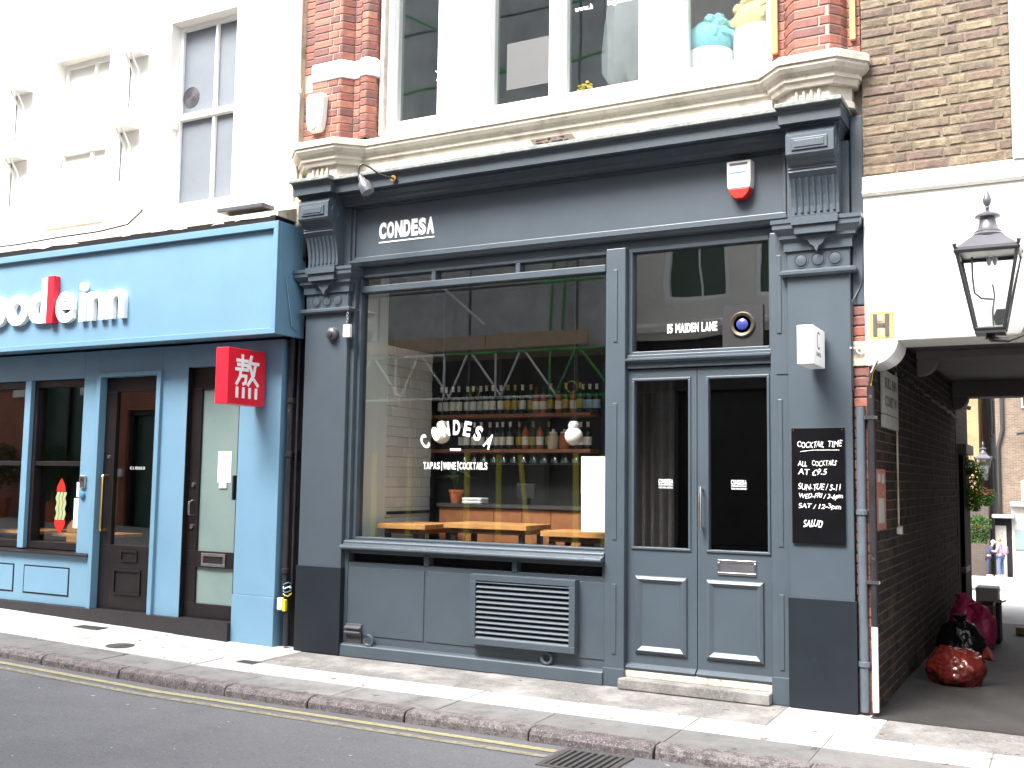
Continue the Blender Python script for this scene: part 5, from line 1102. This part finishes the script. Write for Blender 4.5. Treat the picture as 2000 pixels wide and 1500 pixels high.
# rubbish
def bag(c, r, mat, label, seed, knot=None):
    bm = bmesh.new(); bmesh.ops.create_icosphere(bm, subdivisions=5, radius=1)
    for v in bm.verts:
        p = v.co.copy(); q = p*1.3+Vector((seed*7.1, seed*3.3, seed))
        d = 1+.16*noise.noise(q*1.1)+.10*abs(noise.noise(q*2.6))-.07*(1-abs(noise.noise(q*4.5)))**6-.045*(1-abs(noise.noise(q*9)))**5
        ang = math.atan2(p.y, p.x); up_ = max(0, p.z)
        d *= 1+.03*up_*math.sin(ang*11+3*noise.noise(q*2))
        v.co = Vector((p.x*r[0], p.y*r[1], max(p.z, -.72)*r[2]/.86))*d
        v.co.z = max(v.co.z, -.72*r[2]/.86*.97)
    zmin = min(v.co.z for v in bm.verts)
    for v in bm.verts: v.co.z -= zmin
    me = bpy.data.meshes.new('rubbish_bag'); bm.to_mesh(me); bm.free(); me.materials.append(M[mat]); me.polygons.foreach_set('use_smooth', [True]*len(me.polygons))
    t = thing('rubbish_bag', c, label, 'rubbish bag')
    o = bpy.data.objects.new('bag_body', me); C.objects.link(o); o.parent = t; ORG[o.name] = Vector(c)
    k = Vector(c)+Vector(knot if knot else (0, 0, r[2]*1.85)); u = (k-Vector(c)-Vector((0, 0, r[2]*.9))).normalized()
    mb = MB(); mb.tube([k-u*.10, k-u*.03, k, k+u*.03, k+u*.07], [.09, .03, .022, .045, .065], 10)
    mb.build('bag_knot', mat, t, smooth=True)
bag((-.93, 1.64, .0), (.225, .20, .155), 'bag_red', 'big dark red rubbish bag lying in front on the passage floor', 1, (.20, -.03, .24))
bag((-1.0, 2.75, .0), (.20, .19, .20), 'bag_black', 'black rubbish bag behind the dark red bag', 2)
bag((-1.07, 4.10, .0), (.16, .17, .25), 'bag_pink', 'bright pink rubbish bag against the passage wall', 3, (-.03, 0, .44))
bag((-.89, 3.98, .0), (.12, .14, .20), 'bag_pink', 'smaller bright pink rubbish bag at the right of the pile', 4, (-.06, 0, .36))
t = thing('cardboard_box', (-1.0, 4.7, 0), 'open cardboard box standing behind the pink bags', 'box')
MB().box(-1.2, -.84, 4.50, 4.52, .005, .36).box(-1.2, -.84, 4.84, 4.86, .005, .36).box(-1.2, -1.18, 4.521, 4.839, .005, .36).box(-.86, -.84, 4.521, 4.839, .005, .36).build('carton', 'cardboard', t); box(-1.17, -.87, 4.53, 4.83, .005, .03).build('carton_bottom', 'cardboard', t)
MB().add([(-1.2, 4.5, .36), (-.84, 4.5, .36), (-.82, 4.38, .42), (-1.22, 4.38, .40)], [(0, 1, 2, 3)]).build('flap', 'cardboard', t); MB().add([(-.84, 4.5, .36), (-.84, 4.86, .36), (-.72, 4.86, .40), (-.72, 4.5, .41)], [(0, 1, 2, 3)]).build('flap', 'cardboard', t)
box(-.80, -.76, 4.25, 4.6, .002, .42).build('flat_panel', 'cloth_navy', label='dark flat panel leaning by the cardboard box', cat='panel', bevel=.004)
box(-.66, -.54, 5.1, 5.3, .002, .08).build('small_carton', 'cardboard', label='small flattened carton on the ground past the bags', cat='box', bevel=.006)

# ================================================================== COURT BEYOND THE PASSAGE
K1 = thing('court_house', (-2.3, 7, 0), 'dark brick house end with shuttered door just past the passage', 'building')
box(-4.5, XC, 6.07, 7.6, -.4, 5.6).build('wall', 'court_dark', K1); box(XC+.001, XC+.05, 6.35, 7.15, -.05, 2.0).build('door', 'recess_black', K1); box(XC+.001, XC+.10, 6.25, 7.25, 2.02, 2.14).build('door_hood', 'court_white', K1); box(XC+.001, XC+.06, 6.3, 6.9, .55, .62).build('ledge', 'court_white', K1)
box(XC+.02, XC+.30, 8.0, 8.4, cz(8.2)-.01, cz(8.2)+.38).build('service_cabinet', 'court_white', label='low pale service cabinet on the court ground past the dark wall', cat='cabinet', bevel=.01)
K2 = thing('court_house', (-5.2, 47, cz(47)), 'sunlit yellow brick house at the far left of the court', 'building')
MB().box(-8, -4.0, 45, 52, cz(45)-.5, 14).build('wall', 'court_yellow', K2); box(-4.9, -4.55, 44.9, 44.99, cz(45), cz(45)+2.4).build('door', 'court_white', K2)
K3 = thing('court_house', (-4.2, 58, cz(58)), 'narrow dark house with a row of tall windows receding down the court', 'building')
box(-8, -3.99, 52.01, 75, cz(75)-.5, 16).build('wall', 'court_dark', K3)
for i in range(5):
    for j in range(3):
        y = 53+i*3.2; z = 1.2+j*3.1; wd = box(-3.985, -3.90, y, y+1.3, z, z+2.0).build('window', 'court_white', K3); box(-3.899, -3.88, y+.12, y+1.18, z+.1, z+1.9).build('pane', 'recess_black', wd)
K4 = thing('court_house', (-1.5, 47, cz(47)), 'large brown brick house with drainpipe and white painted ground floor in the court', 'building')
box(-3.30, 4, 45.2, 54, cz(45)-.5, 16).build('wall', 'court_brown', K4)
box(-2.72, 4, 44.9, 45.19, cz(45)-.3, .72).build('painted_front', 'court_white', K4); box(-3.42, -2.74, 44.95, 45.19, cz(45)-.3, .2).build('door_recess', 'recess_black', K4)
box(-3.40, -2.95, 44.90, 44.949, cz(45)-.2, -.15).build('door', 'court_white', K4); box(-3.5, -2.6, 44.4, 45.19, .21, .36).build('door_hood', 'court_white', K4); box(-2.75, 4, 44.6, 45.19, .74, .95).build('shop_cornice', 'court_white', K4)
MB().tube([(-3.0, 45.1, 14), (-3.0, 45.1, 4.2), (-3.2, 45.1, 3.4), (-3.2, 45.1, .4)], .09, 8).build('drainpipe', 'black_metal', K4)
box(-2.3, 0, 45.0, 45.19, 1.0, 1.9).build('sign_board', 'sign_dirty', K4); MB().tube([(-2.4, 44.6, 4.0), (-1.7, 44.6, 4.1)], .07, 6).build('spot_arm', 'black_metal', K4)
box(-2.6, 4, 44.85, 44.899, -1.2, -.3).build('shop_window', 'frost', K4)
for xx in (-2.2, -.9, .4):
    for zz in (5.2, 8.4): wd = box(xx, xx+.9, 45.12, 45.199, zz, zz+1.7).build('window', 'court_white', K4); box(xx+.08, xx+.82, 45.10, 45.119, zz+.08, zz+1.62).build('pane', 'recess_black', wd)
t = thing('security_camera', (XC+.1, 6.2, 2.5), 'small white security camera at the far end of the passage beam', 'camera')
MB().tube([(XC+.02, 6.12, 2.56), (XC+.10, 6.14, 2.565)], .010, 6).build('bracket', 'white_plastic', t); MB().tube([(XC+.07, 6.10, 2.60), (XC+.16, 6.16, 2.575)], .028, 10).build('housing', 'white_plastic', t, smooth=True)
box(-4.55, -3.60, 44.0, 45.5, cz(45)-.5, .8).build('court_stall', 'court_dark', label='dark single-storey shopfront between the yellow and brown houses', cat='building')
K5 = box(2.2, 9, 6.1, 60, cz(60)-.5, 5.5).build('court_terrace', 'court_brown', label='brown brick terrace along the right side of the court', cat='building')  # unseen, its height cut down to let sky light into the court
lantern(-2.02, 20, 1.74, .98, 'black lantern hanging in the court beyond the passage', lit='lamp_glass', arm=[[(-2.02, 20, 1.73), (-2.2, 20, 1.62), (-2.46, 20, 1.66)]])
K6 = box(-6, -2.45, 19.3, 20.7, cz(20)-.4, 2.9).build('court_wall', 'court_dark', label='dark side wall carrying the lantern in the court', cat='wall')
def basket(c, r, hang, n, leafm, flowm, label, fl=True, seed=1):
    rnd = random.Random(seed); t = thing('hanging_basket', (c[0], c[1], c[2]-r), label, 'flower basket')
    MB().lathe([(r*.35*math.cos(R(a)), r*.35*math.sin(R(a))) for a in range(-88, 1, 22)], c, 12).build('basket_bowl', 'terracotta', t, smooth=True)
    MB().tube([(c[0]-r*.3, c[1], c[2]), (c[0], c[1], c[2]+r*1.3), (c[0]+r*.3, c[1], c[2])], .008, 5).build('hanger', 'black_metal', t)
    MB().tube([(c[0], c[1], c[2]+r*1.3), (c[0]-.12, c[1], c[2]+r*1.4), (c[0]-(.45 if c[1] > 15 else .20), c[1], c[2]+r*1.4)], .012, 5).build('wall_arm', 'black_metal', t)
    mb = MB(); fb = MB()
    for i in range(n):
        a = rnd.uniform(0, 6.283); q = rnd.random()**.5; dz = rnd.uniform(-hang, r*.6) if q > .4 else rnd.uniform(0, r*.75)
        rad = r*q*(1-.35*max(0, -dz)/hang); p = Vector((c[0]+math.cos(a)*rad, c[1]+math.sin(a)*rad, c[2]+dz)); s = rnd.uniform(.025, .05)*(r/.3)
        u = Vector((rnd.uniform(-1, 1), rnd.uniform(-1, 1), rnd.uniform(-1, .4))).normalized(); v = u.orthogonal().normalized()*s*.5; u *= s
        tgt = fb if (fl and dz > r*.15 and rnd.random() < .35) else mb
        tgt.add([p-u, p+v, p+u, p-v], [(0, 1, 2, 3)])
    mb.build('foliage', leafm, t, fix=False, kind='stuff')
    if fb.f: fb.build('blossom', flowm, t, fix=False, kind='stuff')
basket((-1.22, 6.75, 1.82), .17, .52, 1700, 'leaf', 'flower_white', 'trailing bright green basket with white flowers at the end of the passage', True, 1)
K7 = box(-4, -1.95, 7.61, 9.6, cz(9)-.4, 4.2).build('court_annex', 'court_dark', label='dark annex wall behind the trailing green basket', cat='building')
basket((-2.10, 20.5, 1.36), .30, .22, 1000, 'leaf_mid', 'flower_red', 'hanging basket with red and pink flowers below the far lantern', True, 2)
basket((-2.14, 19.6, .70), .30, .42, 1000, 'leaf_mid', 'flower_white', 'lower bushy green basket beneath the red flowers in the court', False, 3)

# ------------------------------------------------------------------ two people in the court
def skin_mesh(name, pts, edges, radii, mat, parent, sub=1, root=0):
    og = ORG[parent.name]; me = bpy.data.meshes.new(name); me.from_pydata([Vector(p) for p in pts], edges, []); o = bpy.data.objects.new(name, me); C.objects.link(o); o.parent = parent
    md = o.modifiers.new('skin', 'SKIN'); md.use_smooth_shade = True
    if not me.skin_vertices: me.skin_vertices.new() if hasattr(me.skin_vertices, 'new') else None
    if not me.skin_vertices:
        bm = bmesh.new(); bm.from_mesh(me); bm.verts.layers.skin.verify(); bm.to_mesh(me); bm.free()
    for i, r in enumerate(radii):
        s = me.skin_vertices[0].data[i]; s.radius = (r, r) if not isinstance(r, tuple) else r; s.use_root = (i == root)
    sb = o.modifiers.new('sub', 'SUBSURF'); sb.levels = sub; sb.render_levels = sub
    me.materials.append(M[mat]); ORG[o.name] = og; return o
def person(loc, rz, label, coat, legs, lean=0., cap=False, pack=False, hold=True, h=1.70):
    t = thing('person', loc, label, 'person'); t.rotation_euler = (0, 0, rz); k = h/1.75
    P_ = {'pel': (0, 0, .95), 'wai': (lean*.15, 0, 1.10), 'che': (lean*.5, 0, 1.33), 'nec': (lean*.8, 0, 1.48), 'hb': (lean*.95, 0, 1.55), 'hd': (lean*1.05+.01, 0, 1.64), 'ht': (lean*1.05, 0, 1.71)}
    pts = []; idx = {}; ed = []; rad = []
    def ad(n, p, r, prev=None):
        idx[n] = len(pts); pts.append(tuple(c*k for c in p)); rad.append(r*k if not isinstance(r, tuple) else (r[0]*k, r[1]*k))
        if prev: ed.append((idx[prev], idx[n]))
    ad('pel', P_['pel'], .13); ad('wai', P_['wai'], .12, 'pel'); ad('che', P_['che'], .14, 'wai'); ad('nec', P_['nec'], .055, 'che'); ad('hb', P_['hb'], .07, 'nec'); ad('hd', P_['hd'], .095, 'hb'); ad('ht', P_['ht'], .07, 'hd')
    ad('nose', (P_['hd'][0]+.105, 0, 1.625), .016, 'hd')
    for s in (-1, 1):
        e = 'l' if s > 0 else 'r'
        ad('hip'+e, (0, s*.10, .88), .09, 'pel'); ad('kn'+e, (.03*s, s*.11, .50), .06, 'hip'+e); ad('an'+e, (-.02+.03*s, s*.11, .09), .042, 'kn'+e); ad('to'+e, (.14+.03*s, s*.12, .035), .035, 'an'+e)
        cx = P_['che'][0]; ad('sh'+e, (cx, s*.19, 1.40), .065, 'che')
        if hold: el, wr = (cx+.06, s*.25, 1.13), (cx+.27, s*.12, 1.16)
        else: el, wr = (cx-.03, s*.26, 1.12), (cx+.05, s*.26, .87)
        ad('el'+e, el, .045, 'sh'+e); ad('wr'+e, wr, .03, 'el'+e); d = (Vector(wr)-Vector(el)).normalized(); pm_ = Vector(wr)+d*.06; ad('pa'+e, pm_, (.036, .018), 'wr'+e)
        sd_ = Vector((0, 0, 1)) if hold else Vector((1, 0, 0))
        for f, o_ in enumerate((-.027, -.009, .009, .027)):
            b = pm_+d*.045+sd_*o_; ad('f%d%s' % (f, e), b, .008, 'pa'+e); ad('g%d%s' % (f, e), b+d*(.03+.006*(f in (1, 2)))+Vector((.01, -s*.012, -.005)), .007, 'f%d%s' % (f, e))
        ad('th'+e, pm_+sd_*.045+d*.01, .009, 'pa'+e)
    skin_mesh('body', pts, ed, rad, 'skin', t, 1)
    def sub(names, links, rs, nm, mat): skin_mesh(nm, [pts[idx[n]] for n in names], [(names.index(a), names.index(b)) for a, b in links], [r*k for r in rs], mat, t, 1)
    sub(['pel', 'wai', 'che', 'shl', 'ell', 'wrl', 'shr', 'elr', 'wrr', 'nec'], [('pel', 'wai'), ('wai', 'che'), ('che', 'shl'), ('shl', 'ell'), ('ell', 'wrl'), ('che', 'shr'), ('shr', 'elr'), ('elr', 'wrr'), ('che', 'nec')], [.155, .155, .175, .085, .062, .042, .085, .062, .042, .06], 'jacket', coat)
    sub(['pel', 'hipl', 'knl', 'anl', 'hipr', 'knr', 'anr'], [('pel', 'hipl'), ('hipl', 'knl'), ('knl', 'anl'), ('pel', 'hipr'), ('hipr', 'knr'), ('knr', 'anr')], [.145, .105, .078, .06, .105, .078, .06], 'trousers', legs)
    hx = P_['hd'][0]*k; og = Vector(loc)
    for s in (-1, 1):
        e = 'l' if s > 0 else 'r'; a = Vector(pts[idx['an'+e]]); MB().tube([og+a+Vector((-.05, 0, -.03))*k, og+a+Vector((.02, 0, -.035))*k, og+a+Vector((.14, 0, -.05))*k, og+a+Vector((.19, 0, -.055))*k], [.035*k, .05*k, .04*k, .025*k], 8).build('shoe', 'white_plastic', t, smooth=True)
        MB().lathe([(.001, -.012), (.012, 0), (.001, .012)], og+Vector((hx+.085*k, s*.035*k, 1.65*k)), 6).build('eye', 'black_metal', t)
        MB().lathe([(.001, -.03), (.014, 0), (.001, .03)], og+Vector((hx, s*.098*k, 1.63*k)), 6).build('ear', 'skin', t)
    box(loc[0]+hx+.08*k, loc[0]+hx+.093*k, loc[1]-.022*k, loc[1]+.022*k, loc[2]+1.578*k, loc[2]+1.588*k).build('mouth', 'red_board', t)
    hr = [(.104*k*math.cos(R(a)), .104*k*math.sin(R(a))*1.02) for a in (-25, 0, 25, 50, 75, 88)]
    MB().lathe(hr, og+Vector((hx-.015*k, 0, 1.655*k)), 14).build('hair' if not cap else 'cap', 'hair' if not cap else 'white_plastic', t, smooth=True)
    if cap: MB().lathe([(.09*k, 0), (.09*k, .008), (.001, .01)], og+Vector((hx+.09*k, 0, 1.665*k)), 12).build('cap_brim', 'white_plastic', t)
    if pack:
        MB().tube([og+Vector((-.20, 0, 1.02))*k, og+Vector((-.22, 0, 1.12))*k, og+Vector((-.21, 0, 1.34))*k, og+Vector((-.18, 0, 1.42))*k], [.07*k, .13*k, .12*k, .06*k], 12).build('backpack', 'cloth_pattern', t, smooth=True)
pa = (-3.12, 43.3, cz(43.3)); pb = (-3.62, 43.5, cz(43.5))
person(pa, R(165), 'person in a patterned jacket and blue trousers with a backpack in the court', 'cloth_pattern', 'cloth_denim', .05, pack=True)
person(pb, R(10), 'person in a dark jacket and white cap leaning over something in the court', 'cloth_navy', 'cloth_navy', .22, cap=True, h=1.6)

# ================================================================== ACROSS THE STREET (seen in the window glass)
SC = thing('scaffold', (-9.7, -8.6, 0), 'steel scaffold with lattice beam and timber boards across the street, mirrored in the window', 'scaffold')
for x in (-13.9, -11.98, -9.9, -7.7):
    g = gz(x)-.01
    for y in (-8.5, -9.7):
        st_ = MB().tube([(x, y, g), (x, y, 12.3)], .026, 8).build('standard', 'scaffold_dark', SC)
        MB().tube([(x, y, g+.02), (x, y, 2.10)], .055, 8).build('yellow_sleeve', 'scaffold_yellow', st_)
x = -9.0; MB().tube([(-8.85, -9.1, 0), (-9.12, -9.1, 2.08)], .05, 8).build('yellow_brace', 'scaffold_yellow', SC)
za, zb_ = 3.10, 3.92
for i in range(6):
    a, b = -13.7+i*1.1, -13.5+(i+1)*1.1; mt_ = 'scaffold_green' if a > -8.6 else 'scaffold_steel'
    MB().tube([(a, -8.44, zb_), (b, -8.44, zb_)], .026, 8).build('beam_chord', 'scaffold_green' if i in (1, 3, 4, 5, 6) else mt_, SC); MB().tube([(a, -8.44, za), (b, -8.44, za)], .026, 8).build('beam_chord', mt_, SC)
    MB().tube([(a, -8.44, za), (a, -8.44, zb_)], .022, 8).build('beam_post', mt_, SC)
    MB().tube([(a+.1, -8.44, za), (a+.5, -8.44, zb_)], .022, 8).build('beam_lacing', mt_, SC); MB().tube([(a+.6, -8.44, zb_), (b-.06, -8.44, za)], .022, 8).build('beam_lacing', mt_, SC)
for i in range(3): box(-13.6+i*2.05, -13.6+(i+1)*2.05-.02, -8.46, -8.42, 4.0, 4.26).build('toe_board', 'board_timber', SC)
for i in range(5): box(-13.8, -7.3, -9.65+i*.23, -9.65+i*.23+.22, 3.955, 3.99).build('deck_board', 'board_timber', SC)
for z, mt_ in ((5.15, 'scaffold_dark'), (6.0, 'scaffold_dark'), (8.0, 'scaffold_green'), (9.2, 'scaffold_green'), (10.3, 'scaffold_dark')): MB().tube([(-14, -8.46, z), (-8.4, -8.46, z)], .026, 8).build('ledger', mt_, SC); MB().tube([(-8.4, -8.46, z), (-7.2, -8.46, z)], .026, 8).build('ledger', 'scaffold_green', SC)
MB().tube([(-11.3, -8.45, 5.9), (-9.55, -8.45, 4.45)], .026, 8).build('diagonal', 'scaffold_steel', SC); MB().tube([(-11.5, -8.45, 10.8), (-9.2, -8.45, 9.2)], .026, 8).build('diagonal', 'scaffold_green', SC)
for x in (-8.35, -8.1): MB().tube([(x, -8.7, 4.0), (x+.12, -8.7, 6.2)], .026, 8).build('ladder_stile', 'scaffold_green', SC)
sh = MB(); nx = 60
vs = []
for j in range(14):
    for i in range(nx+1): vs.append((-14+i*6.7/nx, -8.80+.03*math.sin(i*.9+j)+.02*math.sin(i*2.3), 4.0+j*.62))
sh.add(vs, [(j*(nx+1)+i, j*(nx+1)+i+1, (j+1)*(nx+1)+i+1, (j+1)*(nx+1)+i) for j in range(13) for i in range(nx)]).build('sheeting', 'sheeting', SC, smooth=True, fix=False)
for nm, x, c in (('cable_coil', -11.45, 3.02), ('cable_coil', -9.72, 3.2), ('cable_coil', -7.75, 3.25)):
    MB().tube([(x+(.10+.008*k % .02)*math.cos(k*.7), -8.40, c+.10*math.sin(k*.7)) for k in range(30)], .009, 5).build(nm, 'scaffold_yellow', SC)
O1 = thing('opposite_building', (-5, -10.4, 0), 'stone and dark shopfront building across the street with green glazed windows', 'building')
WOp = [(-6.75, -5.55, 5.0, 7.2), (-5.05, -3.9, 5.0, 7.2), (-8.6, -7.4, 5.0, 7.2), (-10.6, -9.4, 5.0, 7.2), (-12.6, -11.4, 5.0, 7.2), (-3.2, -2.0, 5.0, 7.2)]
MB().gridwall(-15, 6, 4.35, 11.4, -10.7, -10.4, WOp).build('upper_wall', 'opp_stone', O1)
for a, b, c, d in WOp:
    f = MB()
    for p in ((a, a+.09, c, d), (b-.09, b, c, d), (a+.09, b-.09, c, c+.09), (a+.09, b-.09, d-.09, d)): f.box(p[0], p[1], -10.6, -10.48, p[2], p[3])
    f.box((a+b)/2-.015, (a+b)/2+.015, -10.58, -10.5, c+.09, d-.09); wn = f.build('window', 'white_gloss', O1)
    for p, q in ((a+.085, (a+b)/2-.014), ((a+b)/2+.014, b-.085)): box(p, q, -10.56, -10.55, c+.085, d-.085).build('pane', 'opp_green', wn)
MB().sweep([(6, -10.4), (-15, -10.4)], [(-.05, 4.30), (.10, 4.30), (.16, 4.40), (.22, 4.45), (.22, 4.55), (.10, 4.62), (-.05, 4.66)]).build('cornice', 'opp_stone', O1)
box(-15, 6, -10.65, -10.4, 3.3, 4.34).build('fascia', 'opp_dark', O1)
for k in range(8): box(-15+k*2.7, -14.65+k*2.7, -10.60, -10.36, 0, 3.29).build('shop_pier', 'opp_wall', O1)
box(-15, 6, -10.66, -10.61, .5, 3.29).build('shop_glazing', 'opp_dark', O1); box(-15, 6, -10.66, -10.5, 0, .49).build('stall_riser', 'opp_dark', O1)
box(-15, 6, -16, -10.71, 0, 11.4).build('wall_mass', 'opp_wall', O1)
O2 = thing('opposite_building', (-22, -10.4, 0), 'red brick building with white bands across the street on the left', 'building')
MB().gridwall(-34, -15.01, 0, 11, -10.8, -10.4, [(-24.3, -22.2, .6, 4.3), (-30, -27.5, .6, 3.4), (-20.8, -19.2, .2, 3.2)]).build('wall', 'opp_red', O2)
for z0, z1 in ((3.85, 4.1), (1.55, 1.75), (5.6, 5.85)):
    bd = MB()
    for a, b in ((-34, -30.01), (-27.49, -24.31), (-22.19, -20.81), (-19.19, -15.02)): bd.box(a, b, -10.39, -10.30, z0, z1)
    bd.build('white_band', 'opp_stone', O2)
for a, b, c, d in ((-24.3, -22.2, .6, 4.3), (-30, -27.5, .6, 3.4), (-20.8, -19.2, .2, 3.2)):
    wn = MB().box(a, a+.1, -10.7, -10.5, c, d).box(b-.1, b, -10.7, -10.5, c, d).box(a+.1, b-.1, -10.7, -10.5, d-.12, d).box((a+b)/2-.04, (a+b)/2+.04, -10.7, -10.55, c, d-.12).build('window', 'opp_dark', O2); box(a+.1, b-.1, -10.66, -10.65, c, d-.1).build('pane', 'opp_green', wn)
for x in (-22.0, -24.6, -19.0): MB().box(x-.16, x+.16, -10.395, -10.18, 0, 3.6).build('brick_pilaster', 'opp_red', O2); 
for x in (-22.0, -24.6, -19.0): box(x-.24, x+.24, -10.395, -10.08, 3.601, 3.84).build('pilaster_capital', 'opp_stone', O2)
box(-34, -15.02, -16, -10.81, 0, 11).build('wall_mass', 'opp_wall', O2)
for x, lab in ((-25.0, 'leafy green tub plant across the street on the left'), (-22.9, 'leafy green tub plant before the red building window')):
    t = thing('tub_plant', (x, -9.9, gz(x)-.01), lab, 'plant'); zb0 = gz(x)-.01
    MB().lathe([(.25, 0), (.32, .5), (.28, .5), (.26, .45)], (x, -9.9, zb0), 14).build('tub', 'terracotta', t); MB().tube([(x, -9.9, zb0+.4), (x, -9.9, zb0+1.3)], .03, 6).build('trunk', 'wood_dark', t)
    rnd = random.Random(int(-x*10)); mb = MB()
    for i in range(900):
        d = Vector((rnd.gauss(0, 1), rnd.gauss(0, 1), rnd.gauss(0, 1))).normalized()*rnd.random()**.4*.62; p = Vector((x, -9.9, zb0+1.35))+d; u = Vector((rnd.uniform(-1, 1), rnd.uniform(-1, 1), rnd.uniform(-1, 1))).normalized()*.07; v = u.orthogonal().normalized()*.03
        mb.add([p-u, p+v, p+u, p-v], [(0, 1, 2, 3)])
    mb.build('crown', 'leaf_mid', t, fix=False, kind='stuff')
